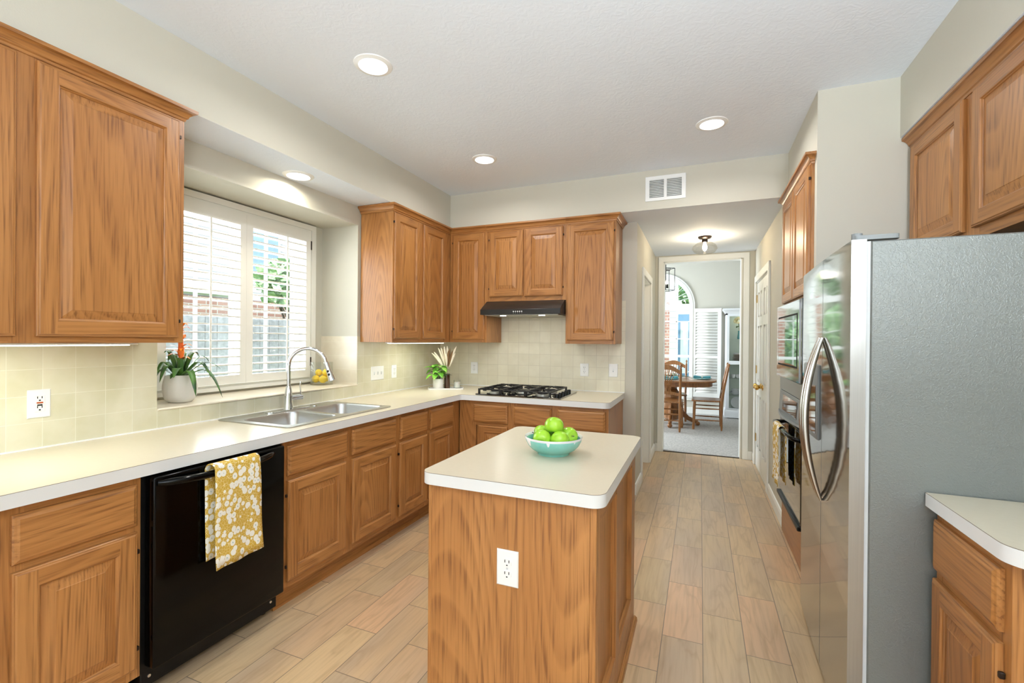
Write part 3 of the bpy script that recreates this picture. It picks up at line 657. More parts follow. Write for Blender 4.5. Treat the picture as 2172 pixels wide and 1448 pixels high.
# back wall uppers
t = thing('wall_cabinet', 'oak wall cabinet with one tall door in the corner, left of the range hood', 'cabinet', (-2.05, YB, 1.36), 'oak wall cabinets')
MB().box(XU + .002, YS + .02, 1.36, -1.856, YB - .01, 2.44).build('carcass', 'oak_z', t)
face_frame(FB, t, XU + .002, -1.856, 1.36, 2.445, [(XU + .002, -2.19), (-1.90, -1.856)], [(1.36, 1.40), (2.375, 2.445)])
cab_door(FB, t, -2.215, -1.877, 1.39, 2.388, 'a')
crown_mitre(t, (XU, YS), (-1.856, YS), 1, 0, 'X', 'oak_x')
t = thing('wall_cabinet', 'short two-door oak wall cabinet directly above the range hood', 'cabinet', (-1.47, YB, 1.745), 'oak wall cabinets')
MB().box(-1.854, YS + .02, 1.745, -1.093, YB - .01, 2.44).build('carcass', 'oak_z', t)
face_frame(FB, t, -1.855, -1.092, 1.742, 2.445, [(-1.855, -1.80), (-1.515, -1.45), (-1.15, -1.092)], [(1.742, 1.80), (2.375, 2.445)])
cab_door(FB, t, -1.827, -1.490, 1.784, 2.388, 'a'); cab_door(FB, t, -1.474, -1.120, 1.779, 2.388, 'b')
crown_mitre(t, (-1.855, YS), (-1.092, YS), 0, 0, 'X', 'oak_x')
t = thing('wall_cabinet', 'oak wall cabinet with one tall door, right of the range hood', 'cabinet', (-.88, YB, 1.36), 'oak wall cabinets')
MB().box(-1.09, YS + .02, 1.36, -.662, YB - .01, 2.44).build('carcass', 'oak_z', t)
face_frame(FB, t, -1.091, -.660, 1.357, 2.445, [(-1.091, -1.05), (-.70, -.660)], [(1.357, 1.40), (2.375, 2.445)])
cab_door(FB, t, -1.079, -.677, 1.386, 2.388, 'b')
crown_mitre(t, (-1.091, YS), (-.660, YS), 0, 1, 'X', 'oak_x')
mb = MB(); rows = [[V((-.660 + o_, YS - o_ if k == 0 else YB - .01, ZCR + z)) for o_, z in CRP] for k in (0, 1)]
vr = mb.grid(rows, 0, close_u=True, smooth=False); mb.cap(vr[1]); mb.build('crown_molding', 'oak_y', t)

# ------------------------------------------------------------------ base cabinets, left run
XF = -1.94; FD = Face('X+', XF)
def base_left(lab, y0, y1, stiles, doors, drawers, top=.868):
    t = thing('base_cabinet', lab, 'cabinet', (XW, (y0 + y1) / 2, 0), 'oak base cabinets')
    MB().box(XW + .01, y0, .112, XF - .02, y1, top).build('carcass', 'oak_z', t)
    MB().box(XF - .09, y0, 0, XF - .07, y1, .112).build('toe_kick', 'oak_y', t)
    MB().poly([(XF - .07, 0), (XF - .052, 0), (XF - .055, .012), (XF - .07, .02)], [], y0, y1, axis='Y').build('shoe_molding', 'oak_y', t)
    face_frame(FD, t, y0, y1, .112, .868, stiles, [(.112, .158), (.655, .69), (.832, .868)])
    for a, b, h in doors: cab_door(FD, t, a, b, .15, .661, h)
    for a, b in drawers: cab_drawer(FD, t, a, b, .685, .838)
    return t
base_left('oak base cabinet at the near left, left of the dishwasher', .28, 1.066, [(.28, .32), (.68, .745), (1.02, 1.066)], [(.714, 1.05, 'b'), (.30, .665, None)], [(.714, 1.05), (.30, .665)])
base_left('wide oak sink base cabinet right of the dishwasher', 1.695, 2.640, [(1.695, 1.74), (2.13, 2.205), (2.60, 2.640)], [(1.722, 2.136, 'a'), (2.191, 2.617, None)], [(1.722, 2.149), (2.191, 2.617)], top=.70)
base_left('narrow oak base cabinet, second from the inside corner on the sink run', 2.641, 3.02, [(2.641, 2.685), (2.985, 3.02)], [(2.659, 3.005, 'a')], [(2.668, 3.009)])
base_left('narrow oak base cabinet on the sink run, in the inside corner', 3.021, 3.528, [(3.021, 3.07), (3.385, 3.528)], [(3.040, 3.395, None)], [(3.050, 3.404)])
YF = 3.53; FK = Face('Y-', YF)
def base_back(lab, x0, x1, stiles, doors, drawers):
    t = thing('base_cabinet', lab, 'cabinet', ((x0 + x1) / 2, YB, 0), 'oak base cabinets')
    MB().box(x0, YF + .02, .112, x1, YB - .01, .868).build('carcass', 'oak_z', t)
    MB().box(x0 if x0 > -1.9 else XF - .07, YF + .07, 0, x1, YF + .09, .112).build('toe_kick', 'oak_x', t)
    face_frame(FK, t, x0, x1, .112, .868, stiles, [(.112, .158), (.655, .69), (.832, .868)])
    for a, b, h in doors: cab_door(FK, t, a, b, .15, .661, h)
    for a, b in drawers: cab_drawer(FK, t, a, b, .685, .838)
    return t
base_back('oak base cabinet with a wide filler stile, left of the cooktop front', -1.935, -1.452, [(-1.935, -1.775), (-1.50, -1.452)], [(-1.750, -1.478, None)], [(-1.797, -1.478)])
base_back('oak base cabinet under the middle of the cooktop', -1.451, -1.072, [(-1.451, -1.40), (-1.12, -1.072)], [(-1.424, -1.098, None)], [(-1.424, -1.098)])
t = base_back('oak base cabinet at the right end of the cooktop counter', -1.071, -.645, [(-1.071, -1.02), (-.69, -.645)], [(-1.046, -.667, None)], [(-1.046, -.667)])

# ------------------------------------------------------------------ countertops
r = .05
out = [(XW + .008, -.6), (XC, -.6), (XC, YC - .03), (XC + .009, YC - .009), (XC + .03, YC)]
out += [(-.632 - r + r * sin(a), YC + r - r * cos(a)) for a in (k * pi / 12 for k in range(7))] + [(-.632, YB - .008), (XW + .008, YB - .008)]
sink_hole = rrect(-2.515, 1.80, -2.01, 2.62, .04)
mb = MB(); mb.poly(out, [sink_hole], .868, ZT, 0, 1, line=.0016, mi_line=2)
o = mb.build('countertop', ['lam', 'lam_edge', 'lam_line'], sharp=50); tag(o, 'L-shaped cream laminate countertop running under the window and cooktop', 'countertop')
mb = MB(); mb.box(XW + .006, -.6, ZT, XW + .016, YB - .008, ZT + .006); mb.box(XW + .016, YB - .018, ZT, -.632, YB - .006, ZT + .006); mb.build('caulk_bead', 'white', o)

# ------------------------------------------------------------------ sink + faucet
t = thing('kitchen_sink', 'double-bowl stainless steel sink set in the counter below the window', 'sink', (-2.26, 2.21, ZT))
b1 = rrect(-2.405, 1.815, -2.022, 2.185, .06, 6); b2 = rrect(-2.405, 2.235, -2.022, 2.605, .06, 6)
MB().poly(rrect(-2.545, 1.775, -1.982, 2.645, .03), [b1, b2], ZT, ZT + .006).build('rim', 'steel_sink', t, bevel=.002)
def bowl_sink(par, x0, y0, x1, y1, nm):
    mb = MB(); rows = []
    for ins, z, rr in ((0, ZT + .005, .06), (.004, ZT - .005, .058), (.012, ZT - .13, .055), (.035, ZT - .165, .05), (.10, ZT - .175, .05)):
        rows.append([V((a, b, z)) for a, b in rrect(x0 + ins, y0 + ins, x1 - ins, y1 - ins, rr, 6)])
    vr = mb.grid(rows, 0, close_u=True); mb.cap(vr[-1]); o = mb.build('bowl', 'steel_sink', par, sharp=60)
    MB().lathe([(.0, .002), (.022, .001), (.04, .004), (.043, .0)], ((x0 + x1) / 2, (y0 + y1) / 2, ZT - .175), 20).build('drain', 'chrome', o)
bowl_sink(t, -2.405, 1.815, -2.022, 2.185, 'a'); bowl_sink(t, -2.405, 2.235, -2.022, 2.605, 'b')
MB().lathe([(.02, 0), (.019, .004), (.008, .006), (0, .006)], (-2.465, 2.42, ZT + .006), 18).build('hole_cover', 'chrome', t)
z0 = ZT + .006
t = thing('kitchen_faucet', 'tall chrome gooseneck faucet with pull-down spray head behind the sink', 'faucet', (-2.462, 2.2, z0))
mb = MB(); mb.poly(rrect(-2.492, 2.035, -2.432, 2.365, .029, 8), [], z0, z0 + .008); mb.build('deck_plate', 'chrome', t, bevel=.003)
MB().lathe([(.030, .008), (.029, .02), (.025, .05), (.024, .09), (.021, .12), (.0165, .15), (.0155, .155)], (-2.462, 2.2, z0), 24).build('body', 'chrome', t)
dv = V((.85, .53, 0)).normalized(); r_ = .115; c0 = V((-2.462, 2.2, z0 + .285)); pts = [V((-2.462, 2.2, z0 + .15)), V((-2.462, 2.2, z0 + .22))]
pts += [c0 + dv * (r_ - r_ * cos(a)) + V((0, 0, r_ * sin(a))) for a in (pi * k / 14 * .93 for k in range(15))]
MB().tube(pts, .0122, 16).build('spout', 'chrome', t)
e = pts[-1]; dd = (pts[-1] - pts[-2]).normalized()
MB().tube([e, e + dd * .005, e + dd * .05, e + dd * .10, e + dd * .125, e + dd * .128], [.0145, .0155, .0165, .020, .0235, .020], 18).build('spray_head', 'chrome', t)
nrm = V((dd.z * -dv.x, dd.z * -dv.y, dd.dot(dv))).normalized()
bb = e + dd * .062 + V((.3, -.75, 0)).normalized() * .014
MB().ball(bb, .008, (1, 1, 1.2)).ball(bb + dd * .022 + V((.3, -.75, 0)).normalized() * .002, .008, (1, 1, 1.2)).build('spray_button', 'blackm', t)
hs = V((-2.462, 2.2, z0 + .075)); he = hs + V((.025, .085, .006))
MB().tube([hs, he * .25 + hs * .75, he * .999, he], [.017, .017, .0175, .014], 18).build('valve', 'chrome', t)
MB().tube([he * .9 + hs * .1, he * .9 + hs * .1 + V((.004, -.004, .03)), he * .9 + hs * .1 + V((.006, -.010, .085)), he * .9 + hs * .1 + V((.008, -.006, .10))], [.008, .005, .0045, .006], 12).build('lever', 'chrome', t)

# ------------------------------------------------------------------ dishwasher + towel
t = thing('dishwasher', 'glossy black dishwasher built in under the left counter', 'dishwasher', (-2.2, 1.37, 0))
MB().box(XW + .05, 1.070, .11, -1.945, 1.690, .862).build('tub', 'blackm', t)
MB().box(-1.945, 1.083, .135, -1.888, 1.668, .857, bev=.007, seg=3).build('door', 'black', t)
MB().box(-2.10, 1.083, .035, -1.965, 1.690, .112, bev=.003).build('kick_plate', 'blackm', t)
for y in (1.112, 1.655): MB().lathe([(.007, 0), (.006, .003), (0, .004)], (-1.965, y, .075), 12, axis='X').build('screw', 'chrome', t)
for y in (1.11, 1.66): MB().lathe([(.018, 0), (.018, .035)], (-2.03, y, 0), 12).build('foot', 'blackm', t)
mb = MB(); pts = [V((-1.888 + .045 * (1 - ((k - 7) / 7) ** 4) + .003, 1.094 + k * .036, .835 - .006 * (1 - ((k - 7) / 7) ** 2))) for k in range(15)]
mb.tube(pts, [.010] + [.0145] * 13 + [.010], 12, sx=1.0); mb.build('handle', 'black', t)
def towel(name, lab, X0, out, ya, yb, ztop, zf, zb, flip=1, skew=.02, m='towel', shift=-.012):
    """cloth folded over a bar at X0; front leaf hangs on the out side"""
    mb = MB(); n = 14; rows = []
    path = []
    for k in range(12): path.append((out * (-.019 - .004), zb + (ztop - .02 - zb) * k / 11, shift))
    for k in range(1, 8): a = pi * k / 8; path.append((out * -.021 * cos(a), ztop - .02 + .021 * sin(a) , shift * (1 - k / 8)))
    for k in range(14): path.append((out * (.021 + .003 * sin(k * .5)), ztop - .02 - (ztop - .02 - zf) * k / 13, 0))
    for i, (dx, z, sh) in enumerate(path):
        tt = max(0, (ztop - z) / (ztop - zf))
        rows.append([V((X0 + dx + out * .004 * sin(j * .9 + z * 6) * tt, ya + sh + skew * tt * (.35 + .65 * j / n) + (yb - ya) * j / n, z - (.01 * tt * (1 - j / n)))) for j in range(n + 1)])
    mb.grid(rows, 0); o = mb.build(name, m, sharp=80, solid=.003); return tag(o, lab, 'towel', 'mustard floral dish towels')
towel('dish_towel', 'mustard floral dish towel draped over the dishwasher handle', -1.846, 1, 1.272, 1.478, .8675, .44, .475)

# ------------------------------------------------------------------ hood, cooktop
t = thing('range_hood', 'black slim under-cabinet range hood over the cooktop', 'range hood', (-1.475, YB, 1.61))
mb = MB(); x0, x1 = -1.852, -1.097; prof = [(YB - .01, 1.612), (3.745, 1.612), (3.745, 1.657), (3.88, 1.741), (YB - .01, 1.741)]
mb.poly(prof, [], x0, x1, axis='X'); mb.build('canopy', 'hood', t, bevel=.003)
MB().box(x0 + .03, 3.78, 1.606, x1 - .03, YB - .03, 1.6115).build('filter', 'hood_in', t)
for x in (-1.66, -1.29): MB().lathe([(.028, 0), (.028, -.004), (0, -.005)], (x, 3.83, 1.606), 18).build('lamp_lens', 'lamp', t)
for k in range(5): MB().lathe([(.0055, 0), (.005, -.004), (0, -.005)], (-1.525 + k * .0195, 3.745, 1.637), 12, axis='Y').build('button', 'white', t)
mb = MB()
for k in range(5): mb.lathe([(.0022, 0), (0, -.002)], (-1.525 + k * .0195, 3.745, 1.624), 8, axis='Y')
mb.build('indicator_dots', 'white', t)
t = thing('gas_cooktop', 'black five-burner gas cooktop with cast iron grates', 'cooktop', (-1.405, 3.79, ZT))
MB().poly(rrect(-1.785, 3.515, -1.025, 4.06, .02), [], ZT, ZT + .012).build('glass_top', 'glassblk', t, bevel=.004)
zc = ZT + .012
burn = [(-1.66, 3.66, .035), (-1.66, 3.92, .045), (-1.44, 3.79, .055), (-1.22, 3.66, .045), (-1.22, 3.92, .035)]
for x, y, rr in burn:
    b_ = MB().lathe([(rr + .014, 0), (rr + .012, .008), (rr, .012), (rr * .8, .014)], (x, y, zc), 20).build('burner', 'hood_in', t)
    MB().lathe([(rr, .014), (rr, .021), (rr * .9, .024), (0, .025)], (x, y, zc), 20).build('burner_cap', 'iron', b_)
def grate(x0, x1, y0, y1, cs):
    mb = MB(); zt = zc + .042; q = .006
    for y in (y0, y1): mb.box(x0, y - q, zt - .011, x1, y + q, zt, bev=.002)
    for x in (x0, x1): mb.box(x - q, y0, zt - .011, x + q, y1, zt, bev=.002)
    for x in (x0, x1):
        for y in (y0, y1): mb.box(x - .008, y - .008, zc, x + .008, y + .008, zt, bev=.002)
    for cx_, cy_ in cs:
        for k in range(4):
            a = pi / 4 + k * pi / 2; d1 = V((cos(a), sin(a), 0)); ex = min((x1 - x0) / 2 / abs(d1.x), .14)
            mb.tube([V((cx_, cy_, zt)) + d1 * .025, V((cx_, cy_, zt + .004)) + d1 * .05, V((cx_, cy_, zt - .004)) + d1 * ex], .0055, 6)
        for sx_, sy_ in ((1, 0), (-1, 0), (0, 1), (0, -1)):
            d1 = V((sx_, sy_, 0)); ex = ((x1 - x0) / 2) if sx_ else (y1 - y0) / (2 * len(cs))
            mb.tube([V((cx_, cy_, zt)) + d1 * .028, V((cx_, cy_, zt - .003)) + d1 * ex], .0055, 6)
    for k in range(1, 6): mb.box(x0 - .004, y0 + (y1 - y0) * k / 6 - .004, zt - .028, x0 + .03, y0 + (y1 - y0) * k / 6 + .004, zt - .004, bev=.001)
    return mb.build('grate', 'iron', t)
grate(-1.755, -1.56, 3.545, 4.03, [(-1.66, 3.66), (-1.66, 3.92)]); grate(-1.55, -1.335, 3.545, 4.03, [(-1.44, 3.79)]); grate(-1.325, -1.12, 3.545, 4.03, [(-1.22, 3.66), (-1.22, 3.92)])
for k in range(5): MB().lathe([(.017, 0), (.017, .018), (.013, .024), (.0, .025)], (-1.075, 3.60 + k * .09, zc), 16).build('control_knob', 'blackm', t)

# ------------------------------------------------------------------ island
t = thing('kitchen_island', 'freestanding oak island with a cream laminate top, centre foreground', 'island', (-.6, 1.88, 0))
IX0, IX1, IY0, IY1 = -.902, -.293, 1.42, 2.33
MB().poly(rrect(-.923, 1.391, -.2655, 2.349, .045, 8), [], .872, ZT, 0, 1, line=.0016, mi_line=2).build('countertop', ['lam', 'lam_edge', 'lam_line'], t, sharp=50)
MB().box(IX0 + .012, IY0 + .006, 0, IX1 - .022, IY1 - .01, .872).build('body', 'oak_z', t)
for x0, x1 in ((IX0, IX0 + .013), (IX1 - .021, IX1)): MB().box(x0, IY0 - .002, 0, x1, IY0 + .02, .872, bev=.002).build('corner_post', 'oak_z', t)
MB().box(IX0 + .0135, IY0, 0, IX1 - .0215, IY0 + .006, .872).build('end_panel', 'oak_z', t)
mb = MB()
for y0, y1 in ((1.795, 1.875), (2.225, 2.33)): mb.box(IX1 - .022, y0, .0, IX1, y1, .872)
mb.box(IX1 - .022, IY0 + .02, .0, IX1, 1.47, .872)
for y0, y1 in ((1.47, 1.795), (1.875, 2.225)): mb.box(IX1 - .022, y0, 0, IX1 - .0005, y1, .16, mi=1); mb.box(IX1 - .022, y0, .80, IX1 - .0005, y1, .872, mi=1)
mb.build('side_frame', ['oak_z', 'oak_y'], t, sharp=0)
MB().poly([(IX1, 0), (IX1 + .016, 0), (IX1 + .014, .014), (IX1 + .004, .022), (IX1, .022)], [], IY0 - .002, 2.345, axis='Y').build('shoe_molding', 'oak_y', t)

# ------------------------------------------------------------------ wall plates
def plate(kind, lab, F, a, z, w_=.072, h=.117, group='white wall plates'):
    nm = {'duplex': 'power_outlet', 'gfci': 'power_outlet', 'switch': 'light_switch', 'triple': 'light_switch'}[kind]
    t = thing(nm, lab, 'outlet' if 'outlet' in nm else 'light switch', F.pt(a, z, 0), 'wall outlets' if 'outlet' in nm else 'light switches')
    mb = MB(); F.nest(mb, a - w_ / 2, a + w_ / 2, z - h / 2, z + h / 2, [(0, 0), (0, .003), (.004, .006)], (0, 0)); mb.build('cover_plate', 'white', t)
    def bx(name, a0, a1, z0, z1, d0, d1, m, bev=0): 
        mb = MB(); F.box(mb, a0, a1, z0, z1, d0, d1, bev=bev); return mb.build(name, m, t)
    def slots(zc_, mb):
        F.box(mb, a - .0085, a - .0060, zc_ + .001, zc_ + .010, .006, .0088); F.box(mb, a + .0060, a + .0085, zc_ + .001, zc_ + .010, .006, .0088); F.box(mb, a - .003, a + .003, zc_ - .010, zc_ - .005, .006, .0088, bev=.001)
    if kind == 'duplex':
        for s_ in (.0195, -.0195):
            mb = MB(); pts = [(a + .0165 * cos(k * pi / 12), z + s_ + min(.0135, max(-.0135, .0165 * sin(k * pi / 12)))) for k in range(24)]
            if F.k == 'Y-': mb.poly(pts, [], F.c - .0083, F.c - .005, axis='Y')
            else: mb.poly(pts, [], F.c + (.005 if F.k == 'X+' else -.0083), F.c + (.0083 if F.k == 'X+' else -.005), axis='X')
            mb.build('receptacle', 'white', t)
            mb = MB(); slots(z + s_, mb); mb.build('slots', 'dark', t)
        bx('screw', a - .003, a + .003, z - .003, z + .003, .006, .0075, 'greylt')
    elif kind == 'gfci':
        bx('receptacle', a - .0165, a + .0165, z - .0335, z + .0335, .006, .0085, 'white', .001)
        mb = MB()
        for zc_ in (z + .021, z - .019): F.box(mb, a - .0085, a - .0060, zc_ + .001, zc_ + .010, .008, .0092); F.box(mb, a + .0060, a + .0085, zc_ + .001, zc_ + .010, .008, .0092); F.box(mb, a - .003, a + .003, zc_ - .009, zc_ - .004, .008, .0092)
        mb.build('slots', 'dark', t)
        bx('reset_button', a - .010, a + .010, z + .0015, z + .0075, .0085, .0105, 'rust'); bx('test_button', a - .008, a + .008, z - .0085, z - .0025, .0085, .0105, 'dark')
    elif kind == 'switch':
        bx('toggle', a - .004, a + .004, z - .002, z + .012, .006, .017, 'white', .001)
        bx('toggle_slot', a - .006, a + .006, z - .013, z + .013, .0055, .0068, 'greylt')
    else:
        for k in (-1, 0, 1):
            aa = a + k * .046; bx('toggle', aa - .004, aa + .004, z - .002, z + .012, .006, .017, 'white', .001); bx('toggle_slot', aa - .006, aa + .006, z - .013, z + .013, .0055, .0068, 'greylt')
    return t
FT = Face('X+', XW + .007); FTB = Face('Y-', YB - .007)
plate('gfci', 'white outlet with orange and black buttons on the tile at far left', FT, 1.03, 1.102, .074, .118)
plate('triple', 'white three-toggle switch plate on the tile right of the window', FT, 3.215, 1.092, .165, .118)
plate('duplex', 'slim white outlet on the tile left of the small potted plant', FT, 3.445, 1.092, .072, .118)
plate('duplex', 'white outlet on the back tile between the small potted plant and the cooktop', FTB, -2.157, 1.096, .078, .118)
plate('duplex', 'white duplex outlet on the tile right of the cooktop', FTB, -1.003, 1.111, .08, .12)
plate('switch', 'white single toggle switch at the right end of the back tile', FTB, -.735, 1.114, .08, .12)
plate('duplex', 'white duplex outlet on the front panel of the island', Face('Y-', IY0), -.591, .6215, .078, .120)
plate('switch', 'white toggle switch on the hall wall beside the microwave', Face('X-', XR), 4.20, 1.345, .075, .118)

# ------------------------------------------------------------------ vent and lights
t = thing('air_vent', 'white louvered air vent high on the wall above the hall entrance', 'vent', (-.27, YS, 2.62))
MB().poly([(-.4265, 2.523), (-.1165, 2.523), (-.1165, 2.7225), (-.4265, 2.7225)], [[(-.395, 2.55), (-.283, 2.55), (-.283, 2.695), (-.395, 2.695)], [(-.260, 2.55), (-.148, 2.55), (-.148, 2.695), (-.260, 2.695)]], YS - .008, YS - .001, axis='Y').build('frame', 'white', t, bevel=.002)
MB().box(-.40, YS - .0015, 2.545, -.143, YS - .0005, 2.70).build('backing', 'grey', t)
mb = MB()
for k in range(11):
    z = 2.556 + k * .0132
    for xa, xb in ((-.395, -.283), (-.260, -.148)):
        mb.f([(xa, YS - .007, z), (xb, YS - .007, z), (xb, YS - .002, z + .0085), (xa, YS - .002, z + .0085)])
mb.build('slats', 'white', t, solid=.001)
def downlight(x, y, z, lab, e=13, col=(1, .985, .95)):
    t = thing('recessed_light', lab, 'ceiling light', (x, y, z), 'recessed ceiling lights')
    MB().lathe([(.068, -.002), (.072, -.010), (.094, -.004), (.096, 0)], (x, y, z), 36, caps=False).build('trim_ring', 'white', t)
    MB().lathe([(0, -.0035), (.069, -.003), (.069, -.001)], (x, y, z), 36, caps=False).build('diffuser', 'lamp', t)
    light('recessed_lamp', 'AREA', (x, y, z - .02), e, col, .13, aim=(x, y, 0), spread=165)
downlight(-1.55, 1.89, ZC, 'round recessed ceiling light nearest the camera, the largest in the photo', 9)
downlight(.055, 3.19, ZC, 'round recessed ceiling light on the right, nearest the air vent', 9)
downlight(-1.55, 3.19, ZC, 'smallest round recessed light on the main ceiling, above the hood side', 9)
downlight(-2.455, 2.26, ZS, 'round recessed light in the low soffit over the sink window', 4.5, (1, .93, .74))
# hall flush mount
t = thing('flush_mount_light', 'clear glass globe ceiling light with lit filament bulb in the hall', 'ceiling light', (.033, 5.08, ZS))
MB().lathe([(.065, 0), (.065, -.012), (.055, -.022), (.028, -.028), (.028, -.055), (.024, -.06)], (.033, 5.08, ZS), 28).build('canopy', 'bronze', t)
MB().lathe([(.03, -.055), (.075, -.066), (.112, -.095), (.122, -.125), (.10, -.158), (.055, -.178), (.0, -.184)], (.033, 5.08, ZS), 32, caps=False).build('globe', 'globe', t)
MB().lathe([(.012, -.06), (.013, -.075), (.022, -.105), (.018, -.13), (.0, -.15)], (.033, 5.08, ZS), 16).build('bulb', 'bulb_hall', t)
# under cabinet strips
def strip(lab, x, y0, y1, z, e):
    t = thing('under_cabinet_light', lab, 'light fixture', (x, (y0 + y1) / 2, z), 'under cabinet light bars')
    MB().box(x - .035, y0, z - .008, x + .035, y1, z, bev=.002).build('housing', 'white', t)
    MB().box(x - .022, y0 + .012, z - .0125, x + .030, y1 - .03, z - .008, bev=.002).build('diffuser', 'lamp_s', t)
    light('strip_lamp', 'AREA', (x, (y0 + y1) / 2, z - .016), e, (.98, 1, .88), .04, abs(y1 - y0) * .9, aim=(x - .25, (y0 + y1) / 2, z - 1))
strip('thin lit light bar under the near left wall cabinet', -2.32, .45, 1.245, 1.36, 3.0)
strip('thin lit light bar under the wall cabinet right of the window', -2.32, 3.04, 3.88, 1.36, 2.9)
for x in (-1.66, -1.29): light('hood_lamp', 'AREA', (x, 3.83, 1.598), .8, (1, .95, .85), .04, aim=(x, 3.83, 0))

# ------------------------------------------------------------------ fridge
t = thing('refrigerator', 'stainless steel side-by-side refrigerator with textured grey side', 'refrigerator', (.9, 2.3, 0))
FY0, FY1 = 1.85, 2.762
MB().box(.519, FY0, .03, 1.24, FY1, 1.722, bev=.004).build('body', 'fside', t)
MB().box(.52, FY0 + .01, 0.0, .56, FY1 - .01, .04).build('toe_grille', 'blackm', t)
MB().box(.507, FY0 + .004, .045, .5185, FY1 - .004, 1.722).build('gasket', 'greylt', t)
def fx(y):
    u = (y - FY0) / (FY1 - FY0); return .464 + .026 * u - .005 * sin(pi * u)
def fdoor(y0, y1, name='door'):
    mb = MB(); n = 16; rows = []
    for z in (.042, .045, 1.727, 1.729):
        row = []
        for k in range(n + 1):
            y = y0 + (y1 - y0) * k / n; row.append(V((fx(y) + (.002 if z in (.042, 1.729) else 0), y, z)))
        row += [V((.507, y1, z)), V((.507, y0, z))]; rows.append(row)
    vr = mb.grid(rows, 0, close_u=True); mb.cap(vr[0]); mb.cap(vr[-1])
    mb.bm.faces.ensure_lookup_table()
    for f_ in mb.bm.faces:
        c = f_.calc_center_median()
        if abs(c.y - y0) < .001 or abs(c.y - y1) < .001 or c.x > .49: f_.material_index = 1
    return mb.build(name, ['steel', 'steel_edge'], t, sharp=40)
d1 = fdoor(FY0, 2.258); d2 = fdoor(2.264, FY1)
for y, dr, sg in ((2.236, d1, 1), (2.286, d2, -1)):
    pts = []; rs = []
    for k in range(21):
        u = k / 20; z = .735 + .67 * u; pts.append(V((fx(y) - .004 - .060 * sin(pi * u) ** .85, y + sg * -.012 * sin(pi * u) * 0, z))); rs.append(.006 + .0085 * sin(pi * u) ** .6)
    MB().tube(pts, rs, 14, sx=1.0).build('handle', 'handle_steel', dr)
MB().box(fx(2.45) - .012, 2.315, .965, fx(2.45) + .02, 2.60, 1.29, bev=.008, seg=2).build('dispenser', 'grey', d2)
MB().box(fx(2.45) - .0135, 2.34, .99, fx(2.45) - .0115, 2.575, 1.20).build('dispenser_bay', 'glassblk', d2)
mb = MB(); mb.poly(rrect(.475, 1.862, .60, 1.90, .012), [], 1.7295, 1.745); mb.lathe([(.016, 0), (.016, .024), (.0, .026)], (.487, 1.881, 1.7295), 16); mb.build('hinge_cover', 'grey', t, bevel=.003)

# ------------------------------------------------------------------ right upper cabinets
XQ = 1.0; FQ = Face('X-', XQ)
t = thing('wall_cabinet', 'light oak wall cabinet high above the refrigerator at the right', 'cabinet', (XRB, 2.4, 1.8), 'oak wall cabinets')
MB().box(XQ + .02, 1.842, 1.81, XRB - .005, 2.97, 2.44).build('carcass', 'oak_z', t)
face_frame(FQ, t, 1.84, 2.974, 1.80, 2.448, [(1.84, 1.88), (2.34, 2.46), (2.925, 2.974)], [(1.80, 1.87), (2.375, 2.448)])
cab_door(FQ, t, 2.44, 2.945, 1.842, 2.385); cab_door(FQ, t, 1.86, 2.367, 1.842, 2.385)
mb = MB(); rows = [[V((XQ - o_, y, ZCR - .004 + z)) for o_, z in CRP] for y in (1.82, 2.982)]
vr = mb.grid(rows, 0, close_u=True, smooth=False); mb.cap(vr[0]); mb.cap(vr[1]); mb.build('crown_molding', 'oak_y', t)

# peninsula counter at right
t = thing('base_cabinet', 'oak base cabinet at the near right, beside the refrigerator', 'cabinet', (1.0, 1.65, 0), 'oak base cabinets')
FP = Face('X-', .692)
MB().box(.712, 1.462, .10, XRB - .005, 1.835, .872).build('carcass', 'oak_z', t)
MB().box(.76, 1.48, 0, XRB - .01, 1.82, .10).build('toe_kick', 'oak_y', t)
face_frame(FP, t, 1.462, 1.836, .10, .872, [(1.462, 1.51), (1.80, 1.836)], [(.10, .15), (.650, .685), (.835, .872)])
cab_door(FP, t, 1.49, 1.827, .14, .655, 'a'); cab_drawer(FP, t, 1.49, 1.827, .683, .838)
o = MB().poly([(.664, 1.843), (XRB - .005, 1.843), (XRB - .005, 1.402), (.664 + .06, 1.402)] + [(.664 + .06 - .06 * sin(a), 1.402 + .06 - .06 * cos(a)) for a in (k * pi / 16 for k in range(1, 9))], [], .872, ZT, 0, 1, line=.0016, mi_line=2).build('countertop', ['lam', 'lam_edge', 'lam_line'], sharp=50)
tag(o, 'short cream countertop with a rounded corner beside the refrigerator at right', 'countertop')

# ------------------------------------------------------------------ oven tower
XT_ = .575; FO = Face('X-', XT_)
t = thing('oven_tower_cabinet', 'tall oak cabinet holding the microwave and wall oven', 'cabinet', (.9, 3.5, 0))
mb = MB(); mb.box(.60, 3.05, 1.665, 1.2, 3.94, 2.415); mb.box(.60, 3.05, .0, 1.2, 3.94, .29); mb.build('carcass', 'oak_z', t)
mb = MB()
for y0, y1 in ((3.04, 3.085), (3.905, 3.95)): FO.box(mb, y0, y1, 0, 2.45, -.02, 0, 0)
FO.box(mb, 3.085, 3.905, 2.38, 2.45, -.02, -.0005, 1); FO.box(mb, 3.085, 3.905, 1.645, 1.69, -.02, -.0005, 1); FO.box(mb, 3.085, 3.905, 1.045, 1.14, -.02, -.0005, 1)
mb.build('face_frame', ['oak_z', 'oak_y'], t)
cab_door(FO, t, 3.065, 3.495, 1.668, 2.395, 'a'); cab_door(FO, t, 3.505, 3.925, 1.668, 2.395)
mb = MB(); FO.box(mb, 3.085, 3.905, .0, .275, -.02, .004, 0); mb.build('kick_panel', 'oak_y', t)
